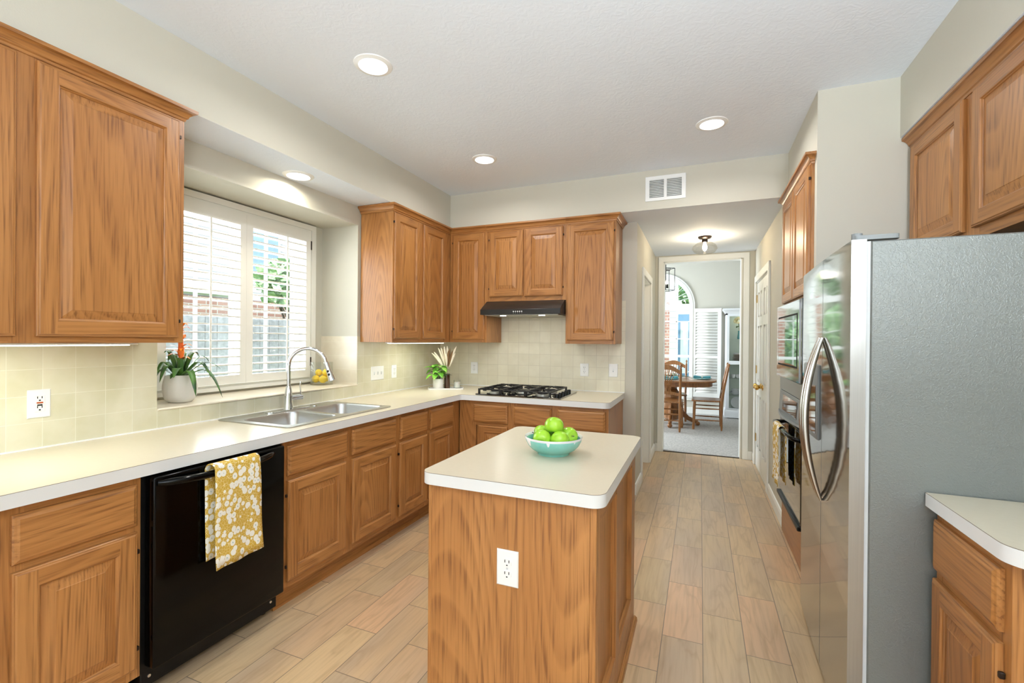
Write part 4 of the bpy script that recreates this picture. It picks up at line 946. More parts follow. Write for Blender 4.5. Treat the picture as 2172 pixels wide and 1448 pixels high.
mb = MB(); rows = [[V((x, 3.04 - o_ if k < 2 else 3.95 + o_, 2.39 + z)) if True else None for o_, z in CRP] for k, x in ((0, XR - .001),)]
pr = [(a, b) for a, b in CRP]
P4 = lambda s_: [V((XR - .0005, 3.04 - o_, 2.395 + z)) for o_, z in pr] if s_ == 0 else ([V((XT_ - o_, 3.04 - o_, 2.395 + z)) for o_, z in pr] if s_ == 1 else ([V((XT_ - o_, 3.95 + o_, 2.395 + z)) for o_, z in pr] if s_ == 2 else [V((XR - .0005, 3.95 + o_, 2.395 + z)) for o_, z in pr]))
vr = mb.grid([P4(0), P4(1), P4(2), P4(3)], 0, close_u=True, smooth=False); mb.cap(vr[0]); mb.cap(vr[3]); mb.build('crown_molding', 'oak_y', t)
t = thing('microwave_oven', 'built-in microwave with mirrored stainless face, below the oak doors', 'microwave', (.8, 3.53, 1.14))
MB().box(.605, 3.12, 1.145, 1.05, 3.87, 1.64).build('body', 'blackm', t)
MB().box(.548, 3.115, 1.138, .604, 3.93, 1.646, bev=.003).build('face', 'black', t)
def tilt(y): return .5435 - .018 * (y - 3.18)
def slab2(a0, a1, z0_, z1_, d0, d1, nm, m):
    mb = MB(); rows = [[V((tilt(y) - d, y, z)) for y, d in ((a0, d0), (a0, d1), (a1, d1), (a1, d0))] for z in (z0_, z1_)]
    vr = mb.grid(rows, 0, close_u=True, smooth=False); mb.cap(vr[0]); mb.cap(vr[1]); return mb.build(nm, m, t, sharp=30)
slab2(3.18, 3.925, 1.142, 1.642, -.006, 0, 'door_panel', 'steel')
slab2(3.225, 3.865, 1.225, 1.565, 0, .0012, 'window_border', 'dark')
slab2(3.238, 3.852, 1.237, 1.553, .001, .0022, 'window', 'mirrorglass')
MB().box(.552, 3.12, 1.045, .574, 3.92, 1.135, bev=.001).build('lower_trim', 'steel_edge', t)
t = thing('wall_oven', 'black glass built-in wall oven below the microwave', 'oven', (.8, 3.53, .28))
MB().box(.605, 3.12, .30, 1.1, 3.87, 1.03).build('body', 'blackm', t)
mb = MB(); mb.poly([(.604, .885), (.545, .885), (.553, 1.04), (.604, 1.04)], [], 3.12, 3.92, axis='Y'); mb.build('control_panel', 'grey', t, bevel=.003)
mb = MB(); mb.poly([(.5505, .91), (.5435, .911), (.5475, 1.018), (.5505, 1.018)], [], 3.25, 3.76, axis='Y'); mb.build('control_display', 'glassblk', t)
mb = MB(); rows = []
for k in range(13):
    u = k / 12; y = 3.12 + .80 * u; x = .545 - .035 * sin(pi * u); rows.append([V((.56, y, .885)), V((x, y, .895)), V((x - .004, y, .884)), V((.56, y, .865))])
vr = mb.grid(rows, 0, close_u=True); mb.cap(vr[0]); mb.cap(vr[-1]); mb.build('control_lip', 'grey', t)
MB().box(.550, 3.135, .30, .604, 3.905, .858, bev=.004).build('door', 'glassblk', t)
mb = MB(); mb.box(.535, 3.13, .275, .600, 3.912, .30, bev=.004); mb.build('bottom_trim', 'blackm', t)
pts = [V((.550, 3.16, .80)), V((.525, 3.17, .805)), V((.508, 3.22, .81)), V((.502, 3.35, .812)), V((.500, 3.53, .812)), V((.502, 3.71, .812)), V((.508, 3.84, .81)), V((.525, 3.885, .805)), V((.550, 3.895, .80))]
MB().tube(pts, .013, 12).build('handle', 'black', t)
towel('dish_towel', 'mustard floral dish towel hanging on the wall oven handle', .502, -1, 3.47, 3.70, .833, .44, .46, skew=0., shift=-.01)

# ------------------------------------------------------------------ bowl of apples
bc = V((-.563, 1.838, ZT))
o = thing('fruit_bowl', 'aqua glazed bowl with white drips on the island, holding green apples', 'bowl', bc)
pr_ = [(.0, .005), (.054, .005), (.057, 0), (.065, 0), (.066, .007), (.074, .012), (.091, .022), (.105, .037), (.114, .054), (.1200, .072), (.1185, .0745), (.115, .072), (.108, .055), (.098, .038), (.078, .023), (0, .016)]
MB().lathe(pr_, bc, 48, caps=False).build('bowl_body', 'bowl', o, sharp=60)
def apple(name, c, r_, rot, lab, stem=True):
    c = V(c); t = thing(name, lab, 'apple', c, 'green apples in the bowl'); rm = Euler(rot).to_matrix()
    prof = []
    for k in range(17):
        a = pi * k / 16; rr = r_ * (sin(a) ** .92) * (1 + .05 * cos(a)); z = -r_ * .93 * cos(a)
        if k > 11: z -= r_ * .30 * ((k - 11) / 5) ** 2.2 * 1.0
        if k < 3: z += r_ * .10 * (1 - k / 3) ** 1.5
        prof.append((max(rr, 0), z))
    mb = MB(); mb.lathe(prof, c, 28, caps=False, rot=rm); mb.build('flesh', 'apple', t, sharp=80)
    if stem: MB().tube([c + rm @ V((0, 0, r_ * .55)), c + rm @ V((.001, .001, r_ * .8)), c + rm @ V((.005, .002, r_ * 1.02))], [.0012, .0013, .002], 6).build('stem', 'bark', t)
cr_ = V((.925, .38, 0)); cf_ = V((-.38, .925, 0))
def ap(a, b, z): return bc + cr_ * a + cf_ * b + V((0, 0, z))
apple('apple', ap(-.050, -.032, .066), .0385, (1.9, .3, .2), 'green apple at the front left of the bowl')
apple('apple', ap(.021, -.046, .064), .0385, (2.2, -.2, .5), 'green apple at the front centre of the bowl')
apple('apple', ap(.066, .016, .069), .0385, (1.25, .75, .5), 'green apple at the right of the bowl, its stem dimple showing')
apple('apple', ap(-.050, .046, .072), .0370, (.3, -1.5, .2), 'green apple at the back left of the bowl, partly hidden')
apple('apple', ap(.016, .062, .068), .0360, (.3, .5, .2), 'green apple at the back of the bowl, almost hidden')
apple('apple', ap(.002, .004, .113), .0400, (2.6, .1, .2), 'green apple on top of the pile in the bowl')

# ------------------------------------------------------------------ leaves helper
def strap_leaf(mb, base_, direction, length, width, rise, droop, mi=0, n=10, cup=.18, tw=0.):
    d = V(direction).normalized(); d.z = 0; d.normalize(); side = V((-d.y, d.x, 0)); rows = []
    for k in range(n + 1):
        u = k / n; p = V(base_) + d * length * (u ** .9) + V((0, 0, rise * sin(min(1, u * 1.15) * pi * .5) - droop * max(0, u - .45) ** 1.7 * 3))
        w_ = width * (sin(pi * min(1, .12 + u * .88)) ** .7 if u < 1 else 0) * (1 if u < .97 else .2)
        p += side * tw * u * u
        rows.append([p - side * w_ + V((0, 0, cup * w_)), p, p + side * w_ + V((0, 0, cup * w_))])
    mb.grid(rows, mi)
def oval_leaf(mb, p, d, up_, L, W, mi=0, bend=.25, n=8):
    p = V(p); d = V(d).normalized(); s_ = d.cross(V(up_)).normalized(); nn = s_.cross(d); rows = []
    for k in range(n + 1):
        u = k / n; w_ = W * (sin(pi * u ** .75) ** .9) if 0 < u < 1 else .0008; q = p + d * L * u - nn * bend * L * u * u
        rows.append([q - s_ * w_ + nn * w_ * .25, q, q + s_ * w_ + nn * w_ * .25])
    mb.grid(rows, mi)
# bromeliad
pc = V((-2.735, 1.70, 1.018)); t = thing('potted_bromeliad', 'bromeliad with an orange flower in a round white pot on the window sill', 'houseplant', pc)
MB().lathe([(.0, .002), (.050, 0), (.056, .002), (.062, .008)] + [(.0585 + .025 * sin(pi * (.16 + .66 * k / 10)), .010 + .140 * k / 10) for k in range(1, 11)] + [(.070, .154), (.066, .153), (.063, .146), (.062, .13), (0, .13)], pc, 36, caps=False).build('pot', 'pot', t, sharp=60)
top = pc + V((0, 0, .14))
camr = V((.925, .38, 0)); camf = V((-.38, .925, 0))
spec = [(1.0, 0, .17, .017, .11, .10), (1.0, .1, .24, .016, .06, .16), (.9, .3, .20, .013, .10, .05), (.9, -.5, .19, .016, .055, .14), (-1, .1, .15, .017, .11, .12), (-1, -.4, .14, .020, .06, .12), (-.8, .5, .13, .015, .15, .06),
        (.5, -1, .12, .018, .07, .06), (-.3, -1, .12, .019, .09, .10), (.3, 1, .10, .016, .16, .04), (.6, .7, .15, .015, .14, .06), (-.5, .9, .12, .014, .16, .04), (-1, .6, .16, .014, .07, .03), (.2, -1, .08, .013, .03, .03), (-.9, 0, .08, .014, .16, .02)]
for i, (a, b, L, W, rise, dr) in enumerate(spec):
    mb = MB(); d = camr * a + camf * b; strap_leaf(mb, top + d.normalized() * .012, d, L * .92, W * 1.25, rise, dr, tw=.01 * (-1) ** i); mb.build('leaf', 'leafd', t, sharp=80, solid=.0012)
MB().tube([top - V((0, 0, .05)), top + V((0, 0, .05)), top + V((.004, 0, .12)), top + V((.006, 0, .27))], [.016, .015, .012, .004], 10).build('flower_stalk', 'leafd', t)
mb = MB()
for k in range(22):
    z = .10 + .19 * (k / 21); a = k * 2.4; d = V((cos(a), sin(a), 0)); q = top + V((.005, 0, z)); L = .085 - .035 * (k / 21)
    rows = []
    for j in range(7):
        u = j / 6; pp = q + d * L * (u ** 1.2) + V((0, 0, .035 * u - .030 * max(0, u - .6) * 2.5)); w_ = .013 * (1 - u) ** .6 + .0006; sd = V((-d.y, d.x, 0)); rows.append([pp - sd * w_, pp + V((0, 0, .001)), pp + sd * w_])
    mb.grid(rows, 0)
mb.tube([top + V((.004, 0, .09)), top + V((.005, 0, .14)), top + V((.006, 0, .29))], [.008, .017, .003], 10)
mb.build('flower', 'orange', t, sharp=80)

# glass jar of lemons on sill
jc = V((-2.79, 2.81, 1.018)); t = thing('glass_jar', 'clear glass cylinder with lemons at the right end of the window sill', 'jar', jc)
MB().lathe([(0, 0), (.082, 0), (.084, .003), (.084, .178), (.082, .180), (.080, .178), (.080, .016), (0, .014)], jc, 40, caps=False).build('glass_wall', 'jar', t, sharp=60)
def lemon(c, ax, lab, r_=.030):
    c = V(c); rm = Euler(ax).to_matrix(); prof = [(0, -.046), (.004, -.045), (.008, -.040), (.018, -.032), (.027, -.017), (.030, 0), (.027, .017), (.018, .032), (.008, .040), (.004, .045), (0, .046)]
    prof = [(a * r_ / .030, b * r_ / .030 * .88) for a, b in prof]
    o = MB().lathe(prof, (0, 0, 0), 20, caps=False).build('lemon', 'lemon', sharp=80); o.location = c; o.rotation_euler = ax; return tag(o, lab, 'lemon', 'lemons in the glass jar')
lemon(jc + V((-.030, -.030, .046)), (1.5, 0, .4), 'lemon at the bottom left of the glass jar'); lemon(jc + V((.036, -.022, .046)), (1.3, .3, 1.4), 'lemon at the bottom front of the glass jar')
lemon(jc + V((-.008, .042, .048)), (1.5, .2, 2.2), 'lemon at the bottom back of the glass jar'); lemon(jc + V((-.034, .004, .094)), (.9, .3, .2), 'lemon in the upper left of the glass jar', .027); lemon(jc + V((.030, .022, .098)), (1.1, -.2, 1.9), 'lemon on top at the right in the glass jar', .030)

# tray group in the corner
tc_ = V((-2.235, 3.80, ZT)); cr = V((.868, .518, 0)); cf = V((-.518, .868, 0)); rz = math.atan2(.518, .868)
mb = MB()
def tr(pts): return [(tc_.x + cr.x * a + cf.x * b, tc_.y + cr.y * a + cf.y * b) for a, b in pts]
mb.poly(tr(rrect(-.165, -.075, .165, .075, .03)), [], ZT, ZT + .006); 
ro = rrect(-.165, -.075, .165, .075, .03); ri = rrect(-.158, -.068, .158, .068, .025)
mb.poly(tr(ro), [tr(ri)], ZT + .006, ZT + .014)
o = mb.build('serving_tray', 'pot', bevel=.002, sharp=50); tag(o, 'small white ceramic tray in the counter corner under the cabinets', 'tray')
zt_ = ZT + .0062
q = tc_ + cr * -.072 + cf * -.02; q.z = zt_; t = thing('potted_plant', 'small leafy green plant in a white cylinder pot on the corner tray', 'houseplant', q)
MB().lathe([(0, 0), (.046, 0), (.048, .004), (.049, .094), (.047, .096), (.045, .094), (.045, .082), (0, .082)], q, 32, caps=False).build('pot', 'pot', t, sharp=60)
MB().lathe([(.0449, .083), (.02, .088), (0, .089)], q, 20, caps=False).build('soil', 'soil', t)
random.seed(3)
for k in range(26):
    a = k * 2.4; rr = .030 + .055 * random.random(); d = V((cos(a), sin(a), 0)); h = .13 + .10 * ((k * 7) % 16) / 16; e = q + d * rr * (1.0 if k % 3 else .5) + V((0, 0, h))
    b0 = q + d * .015 + V((0, 0, .085)); mb = MB(); mb.tube([b0, (b0 + e) / 2 + V((0, 0, .01)), e], .0014, 5, mi=1)
    out_ = (d + V((0, 0, .35 - .6 * (k % 2)))).normalized(); oval_leaf(mb, e - out_ * .02, out_, V((0, 0, 1)), .085, .030, 0, .35)
    mb.build('leaf', ['leafl' if h > .165 else ('leafg' if k % 4 == 0 else 'leafl'), 'stem'], t, sharp=80, solid=.0008)
q = tc_ + cr * .012 + cf * .028; q.z = zt_; t = thing('pampas_vase', 'brown glass vase of white and brown dried plumes on the corner tray', 'vase', q)
MB().lathe([(0, 0), (.027, 0), (.028, .003), (.028, .135), (.026, .136), (.025, .13), (.025, .006), (0, .006)], q, 28, caps=False).build('vase', 'amber', t, sharp=60)
for k, (a, b, h, m_) in enumerate([(-.145, 0, .335, 'pampas'), (-.125, .01, .345, 'pampas'), (-.085, -.02, .385, 'pampas'), (-.06, .02, .385, 'pampas'), (-.03, 0, .40, 'pampas'), (-.012, -.02, .33, 'pampas'), (.0, .02, .41, 'pampas'), (.075, 0, .335, 'pampas'), (.085, .01, .40, 'pampas'), (.01, -.01, .36, 'plumed'), (.05, .0, .36, 'plumed'), (-.035, .02, .37, 'plumed'), (.025, .02, .38, 'plumed')]):
    h = min(h, .402); p0 = q + V((0, 0, .02)); p1 = q + V((0, 0, .14)) + (cr * a + cf * b) * .12; p3 = q + cr * a + cf * b + V((0, 0, h)); p2 = (p1 + p3) / 2 + V((0, 0, .02)) - cr * a * .15
    mb = MB(); mb.tube([p0, p1], .0015, 5); pl = [p1.lerp(p2, .5)]; pl += [p1 * (1 - u) ** 2 + p2 * 2 * u * (1 - u) + p3 * u * u for u in (.4, .5, .6, .7, .8, .9, 1)]
    mb.tube(pl, [.002, .007, .0095, .0105, .0105, .010, .007, .002], 8); mb.build('plume', m_, t, sharp=80)
q = tc_ + cr * .105 + cf * .01; q.z = zt_; t = thing('candle_jar', 'small clear ribbed glass candle holder on the corner tray', 'candle', q)
MB().lathe([(0, 0), (.033, 0), (.034, .003), (.034, .078), (.032, .078), (.031, .006), (0, .006)], q, 28, caps=False).build('glass_cup', 'jar', t, sharp=60)
MB().lathe([(0, .007), (.030, .007), (.030, .058), (0, .056)], q, 24, caps=False).build('wax', 'wax', t); MB().tube([q + V((0, 0, .05)), q + V((.001, 0, .066))], .001, 5).build('wick', 'dark', t)

# ------------------------------------------------------------------ dining room furniture
tb = V((-.44, 8.15, .006)); t = thing('dining_table', 'oval oak pedestal dining table seen through the doorway', 'table', tb)
def oval(a, b, k=2.4, n=48): return [(tb.x + a * abs(cos(x)) ** (2 / k) * (1 if cos(x) >= 0 else -1), tb.y + b * abs(sin(x)) ** (2 / k) * (1 if sin(x) >= 0 else -1)) for x in (2 * pi * i / n for i in range(n))]
MB().poly(oval(.69, .52), [], .735, .762).build('tabletop', 'oak_d', t, bevel=.006)
MB().poly(oval(.63, .46), [oval(.60, .43)], .665, .735).build('apron', 'oak_d', t)
MB().lathe([(.05, .735), (.13, .70), (.10, .66), (.085, .60), (.12, .54), (.135, .46), (.10, .42), (.13, .38), (.135, .30), (.12, .12), (.13, .10), (.10, .08)], (tb.x, tb.y, 0), 8).build('pedestal', 'oak_d', t)
for a in (0, 90, 180, 270):
    rm = Matrix.Rotation(R_(a), 3, 'Z'); mb = MB(); pts = [V((.09, 0, .30)), V((.16, 0, .20)), V((.26, 0, .11)), V((.36, 0, .07)), V((.41, 0, .055))]
    mb.tube([tb + rm @ p for p in pts], [.05, .045, .036, .034, .03], 8, sx=.9); mb.ball(tb + rm @ V((.41, 0, .035)), .038, (1, 1, .95)); mb.build('leg', 'oak_d', t)
cproto = None
def make_chair(lab):
    t = thing('dining_chair', lab, 'chair', (0, 0, 0), 'oak dining chairs'); mt = 'oak_d'
    for s_ in (-1, 1):
        pts = [V((.205 * s_, -.20, 0)), V((.205 * s_, -.20, .05)), V((.205 * s_, -.195, .25)), V((.208 * s_, -.20, .455)), V((.212 * s_, -.235, .70)), V((.218 * s_, -.285, .96)), V((.219 * s_, -.291, .99)), V((.219 * s_, -.294, 1.003)), V((.22 * s_, -.298, 1.025)), V((.22 * s_, -.302, 1.045))]
        MB().tube(pts, [.012, .017, .019, .022, .020, .017, .009, .013, .016, .004], 10).build('rear_post', mt, t)
        MB().tube([V((.225 * s_, .205, 0)), V((.225 * s_, .205, .04)), V((.222 * s_, .20, .12)), V((.218 * s_, .195, .34)), V((.215 * s_, .19, .44))], [.015, .021, .019, .023, .020], 10).build('leg', mt, t)
    mb = MB(); mb.poly([(-.20, -.21), (.20, -.21), (.235, .0), (.245, .20), (.20, .235), (-.20, .235), (-.245, .20), (-.235, .0)], [], .437, .462); mb.build('seat', mt, t, bevel=.008)
    mb = MB(); n = 16; rows = []
    for k in range(n + 1):
        u = -1 + 2 * k / n; x = .215 * u; zc_ = .915 + .085 * (1 - u * u) ** 1.2; y = -.275 - .012 * (1 - u * u); th = .032 + .012 * (1 - u * u)
        rows.append([V((x, y - .009, zc_ - th)), V((x, y + .009, zc_ - th)), V((x, y + .007, zc_ + th * .7)), V((x, y - .011, zc_ + th * .7))])
    vr = mb.grid(rows, 0, close_u=True); mb.cap(vr[0]); mb.cap(vr[-1]); mb.build('crest_rail', mt, t)
    mb = MB(); rows = []
    for k in range(n + 1):
        u = -1 + 2 * k / n; x = .208 * u; zc_ = .565 + .03 * (1 - u * u); th = .022
        rows.append([V((x, -.222, zc_ - th)), V((x, -.206, zc_ - th)), V((x, -.208, zc_ + th)), V((x, -.224, zc_ + th))])
    vr = mb.grid(rows, 0, close_u=True); mb.cap(vr[0]); mb.cap(vr[-1]); mb.build('lower_rail', mt, t)
    for k in range(7):
        u = (k - 3) / 3; MB().tube([V((.075 * u, -.215, .58)), V((.062 * u, -.232, .68)), V((.075 * u, -.25, .76)), V((.115 * u, -.268, .86)), V((.15 * u, -.28, .955 - .03 * u * u))], [.007, .009, .007, .006, .006], 6).build('spindle', mt, t)
    mb = MB(); mb.box(-.075, -.246, .715, .075, -.238, .75, bev=.003); mb.build('spindle_band', mt, t)
    for y, z in ((.20, .20), (.20, .29), (-.198, .17), (-.198, .27)): MB().tube([V((-.21, y, z)), V((0, y, z)), V((.21, y, z))], [.008, .012, .008], 8).build('stretcher', mt, t)
    for s_ in (-1, 1):
        for z in (.15, .33): MB().tube([V((.205 * s_, -.197, z)), V((.21 * s_, 0, z)), V((.215 * s_, .198, z))], [.008, .012, .008], 8).build('stretcher', mt, t)
    return t
ch = make_chair('oak spindle-back dining chair on the near side of the table, its back to the kitchen')
ch.location = (-.485, 7.61, .006)
dup(ch, (-.45, 8.66, .006), 'oak spindle-back dining chair on the window side of the table', rz=R_(180))
dup(ch, (.115, 8.01, .006), 'oak spindle-back dining chair at the right end of the table, seen from the side', rz=R_(90))
# table setting
def setting(x, y, lab, lab2, lab3):
    o = MB().poly([(x + .205 * cos(2 * pi * k / 36), y + .175 * sin(2 * pi * k / 36)) for k in range(36)], [], .7622, .766).build('placemat', 'mat_w', sharp=60); tag(o, lab, 'placemat', 'woven placemats')
    o = MB().lathe([(0, .767), (.09, .767), (.10, .770), (.15, .783), (.151, .786), (.10, .774), (0, .7715)], (x, y, 0), 36, caps=False).build('dinner_plate', 'tealp', sharp=60); tag(o, lab2, 'plate', 'teal dinner plates')
    t = thing('napkin', lab3, 'napkin', (x, y, .787), 'rolled teal napkins')
    MB().tube([V((x - .13, y, .806)), V((x - .08, y, .802)), V((x, y, .80)), V((x + .08, y, .803)), V((x + .13, y, .806))], [.022, .020, .012, .020, .022], 12, sx=1.5).build('cloth', 'teal', t)
    MB().lathe([(.014, -.008), (.019, -.008), (.019, .008), (.014, .008)], (x, y, .80), 20, axis='X', caps=False).build('ring', 'mat_w', t)
setting(.03, 8.18, 'round woven placemat at the right end of the dining table', 'teal plate at the right end of the dining table', 'teal napkin on the plate at the right end of the dining table')
setting(-.46, 7.87, 'woven placemat in front of the near dining chair', 'teal plate behind the near chair back', 'teal napkin on the plate behind the near chair back')
t = thing('leaf_centerpiece', 'dark leafy centrepiece in the middle of the dining table', 'decoration', (-.4, 8.25, .762))
for k in range(9):
    a = k * 2 * pi / 9 + .2; d = V((cos(a), .7 * sin(a), .35)); mb = MB(); oval_leaf(mb, V((-.40, 8.25, .775)), d, V((0, 0, 1)), .26 - .05 * (k % 2), .035, 0, .3); mb.build('leaf', 'plumed' if k % 2 else 'leafg', t, sharp=80, solid=.002)
MB().lathe([(0, 0), (.07, 0), (.05, .02), (.03, .03), (0, .03)], (-.4, 8.25, .7622), 20, caps=False).build('base', 'plumed', t)
# shutter leaf standing open beside the arched window
t = thing('window_shutter', 'tall white louvered shutter folded open right of the arched dining window', 'window shutter', (.12, 9.42, .33))
mb = MB(); hole_wall(mb, 'Y', 9.40, 9.428, -.115, .36, .33, 2.012, [(-.085, .30, 1.12, 1.94), (-.085, .30, .42, 1.07)]); mb.build('panel_frame', 'trim', t, sharp=0)
for z0, z1 in ((1.12, 1.94), (.42, 1.07)):
    mb = MB(); n = int((z1 - z0) / .052)
    for k in range(n):
        z = z0 + (z1 - z0) * (k + .5) / n; h = (z1 - z0) / n * .56; mb.f([(-.085, 9.402, z - h), (.30, 9.402, z - h), (.30, 9.424, z + h), (-.085, 9.424, z + h)])
    mb.build('louvers', 'trim', t, solid=.006)
# hutch
t = thing('china_cabinet', 'white glass-door china cabinet with crown top right of the dining window', 'cabinet', (.83, 9.3, .006))
HX0, HX1, HY = .425, 1.25, 9.15
mb = MB(); mb.box(HX0, HY, .006, HX0 + .03, 9.48, 1.90); mb.box(HX1 - .03, HY, .006, HX1, 9.48, 1.90); mb.box(HX0, HY, 1.87, HX1, 9.48, 1.90); mb.box(HX0, HY, .07, HX1, 9.48, .16); mb.build('carcass', 'paint_w', t)
MB().box(HX0 + .03, 9.46, .1, HX1 - .03, 9.48, 1.88).build('back_panel', 'hutch_in', t)
sweep(MB(), [(HX0, 9.48), (HX0, HY), (HX1, HY), (HX1, 9.48)][::-1] if False else [(HX0, 9.48), (HX0, HY), (HX1, HY), (HX1, 9.48)], [(-0.0, 0), (-.0, 0)][:0] or [(0, 0), (-.01, .0), (-.015, .02), (-.04, .05), (-.05, .06), (-.05, .085), (0, .085)][::1], 1.90) if False else None
mb = MB(); rows = []
for o_, z in ((0, 1.895), (.010, 1.90), (.014, 1.92), (.038, 1.95), (.050, 1.96), (.050, 1.985), (0, 1.99)):
    rows.append([V((HX0 - o_, 9.48, z)), V((HX0 - o_, HY - o_, z)), V((HX1 + o_, HY - o_, z)), V((HX1 + o_, 9.48, z))])
mb.grid(rows, 0, close_u=True, smooth=False); mb.build('crown_top', 'paint_w', t)
mb = MB(); rows = []
for o_, z in ((0.0, .17), (.012, .15), (.016, .10), (.016, .02)): rows.append([V((HX0 - o_, 9.48, z)), V((HX0 - o_, HY - o_, z)), V((HX1 + o_, HY - o_, z)), V((HX1 + o_, 9.48, z))])
mb.grid(rows, 0, close_u=True, smooth=False); mb.build('plinth', 'paint_w', t)
mb = MB(); mb.poly([(HX0 + .01, .17), (HX1 - .01, .17), (HX1 - .01, 1.87), (HX0 + .01, 1.87)], [[(.485, .19), (.80, .19), (.80, .98), (.485, .98)], [(.485, 1.045), (.80, 1.045), (.80, 1.845), (.485, 1.845)], [(.86, .19), (1.19, .19), (1.19, .98), (.86, .98)], [(.86, 1.045), (1.19, 1.045), (1.19, 1.845), (.86, 1.845)]], HY - .012, HY + .008, axis='Y'); mb.build('door_frame', 'paint_w', t, bevel=.003)
MB().box(HX0 + .03, HY + .001, .18, HX1 - .03, HY + .004, 1.85).build('glass_pane', 'glass', t)
for z in (1.43, 1.01, .725, .42): MB().box(HX0 + .03, HY + .02, z - .006, HX1 - .03, 9.46, z + .006).build('shelf', 'jar' if z != 1.01 else 'paint_w', t)
light('cabinet_lamp', 'POINT', (.8, 9.3, 1.82), 1.2, (1, .97, .85), .03)
z = 1.436; o = thing('flower_vase', 'green vase with a cream hydrangea on the top shelf of the china cabinet', 'vase', (.655, 9.30, z))
MB().lathe([(0, 0), (.03, 0), (.035, .03), (.022, .12), (.025, .15), (.022, .15), (0, .13)], (.655, 9.30, z), 20, caps=False).build('vase_body', 'tealp', o)
MB().tube([V((.655, 9.3, z + .10)), V((.65, 9.29, z + .22)), V((.64, 9.28, z + .30))], .005, 6).build('stem', 'stem', o)
mb = MB(); random.seed(5)
for k in range(60):
    a = random.uniform(0, 2 * pi); b = math.acos(random.uniform(-.5, 1)); d = V((sin(b) * cos(a), sin(b) * sin(a), cos(b))); mb.ball(V((.64, 9.26, z + .32)) + d * .07, .018, u=8, v=5)
mb.build('flower_head', 'cream_fl', o)
mb = MB()
for a in (0, 2.2, 4.2): oval_leaf(mb, V((.645, 9.28, z + .24)), V((cos(a), sin(a), -.2)), V((0, 0, 1)), .08, .025)
mb.build('leaf', 'leafd', o, sharp=80, solid=.001)
for k in range(6):
    z = 1.0165 + k * .028; r_ = .105 - .008 * (k % 2) - .004 * k
    o = MB().lathe([(0, .0), (r_ * .6, 0), (r_, .020), (r_, .026), (r_ * .95, .026), (0, .018)], (.64, 9.30, z), 28, caps=False).build('stacked_plate', 'plateb' if k < 5 else 'plate', sharp=60); tag(o, ['lowest', 'second from bottom', 'third from bottom', 'fourth from bottom', 'fifth from bottom', 'topmost'][k] + ' plate of the taupe stack in the china cabinet', 'plate', 'stacked plates in the china cabinet')
for k, x in enumerate((.56, .64, .73)):
    o = thing('tea_cup', ['left', 'middle', 'right'][k] + ' white cup on the third shelf of the china cabinet', 'cup', (x, 9.26, .7315), 'cups in the china cabinet')
    MB().lathe([(0, .0), (.022, 0), (.034, .03), (.038, .065), (.036, .065), (.03, .03), (0, .006)], (x, 9.26, .7315), 24, caps=False).build('cup_body', 'plate', o)
    MB().tube([V((x + .034, 9.26, .7315 + .055)), V((x + .055, 9.26, .7315 + .045)), V((x + .052, 9.26, .7315 + .02)), V((x + .028, 9.26, .7315 + .015))], .004, 6).build('handle', 'plate', o)
for k, (x, r_) in enumerate(((.60, .10), (.60, .085), (.60, .07))):
    o = MB().lathe([(0, 0), (r_ * .5, 0), (r_, .045), (r_ * .97, .045), (0, .008)], (x, 9.3, .427 + k * .03), 28, caps=False).build('serving_bowl', 'plate', sharp=60); tag(o, ['bottom', 'middle', 'top'][k] + ' bowl of the nested stack on the lower shelf of the china cabinet', 'bowl', 'nested bowls in the china cabinet')
o = MB().lathe([(0, 0), (.06, 0), (.105, .012), (.105, .016), (.06, .006), (0, .005)], (0, 0, 0), 32, caps=False).build('platter', 'plate', sharp=60); o.location = (.635, 9.44, .265); o.rotation_euler = (R_(80), 0, 0); tag(o, 'round white platter standing in the bottom of the china cabinet', 'plate')
# lantern pendant
pc_ = V((-.545, 8.1, 2.925)); t = thing('lantern_pendant', 'black open-frame lantern pendant above the dining table', 'pendant light', pc_)
rm = Matrix.Rotation(R_(28), 3, 'Z'); hw = .105; mb = MB(); zb, zt2 = 2.235, 2.60
cs = [V((a * hw, b * hw, 0)) for a, b in ((-1, -1), (1, -1), (1, 1), (-1, 1))]
for k in range(4):
    p = V((pc_.x, pc_.y, 0)) + rm @ cs[k]; q = V((pc_.x, pc_.y, 0)) + rm @ cs[(k + 1) % 4]
    mb.tube([V((p.x, p.y, zb)), V((p.x, p.y, zt2))], .005, 4)
    for z in (zb, zt2): mb.tube([V((p.x, p.y, z)), V((q.x, q.y, z))], .005, 4)
mb.build('cage', 'blackm', t)
MB().tube([V((pc_.x, pc_.y, zb + .01)), V((pc_.x, pc_.y, 2.92))], .006, 8).lathe([(.06, 0), (.06, -.02), (.0, -.03)], pc_, 20).lathe([(.07, 0), (.07, .008)], (pc_.x, pc_.y, zt2 - .03), 16).build('stem', 'blackm', t)
MB().tube([V((pc_.x - .08, pc_.y, zt2)), V((pc_.x + .08, pc_.y, zt2))], .005, 4).build('cross_bar', 'blackm', t)
for k in range(4):
    a = k * pi / 2 + .6; c_ = V((pc_.x + .035 * cos(a), pc_.y + .035 * sin(a), zb + .04))
    MB().lathe([(.012, 0), (.010, .07)], c_, 10).build('candle_sleeve', 'blackm', t); MB().lathe([(.006, .07), (.012, .09), (.009, .12), (0, .14)], c_, 10, caps=False).build('bulb', 'bulb', t)
light('pendant_lamp', 'POINT', (pc_.x, pc_.y, 2.36), 8, (1, .9, .75), .04)
tag(B(.545, 7.95, 2.916, .72, 8.08, 2.925, bev=.002).build('air_vent', 'white'), 'small air vent in the dining room ceiling', 'vent')

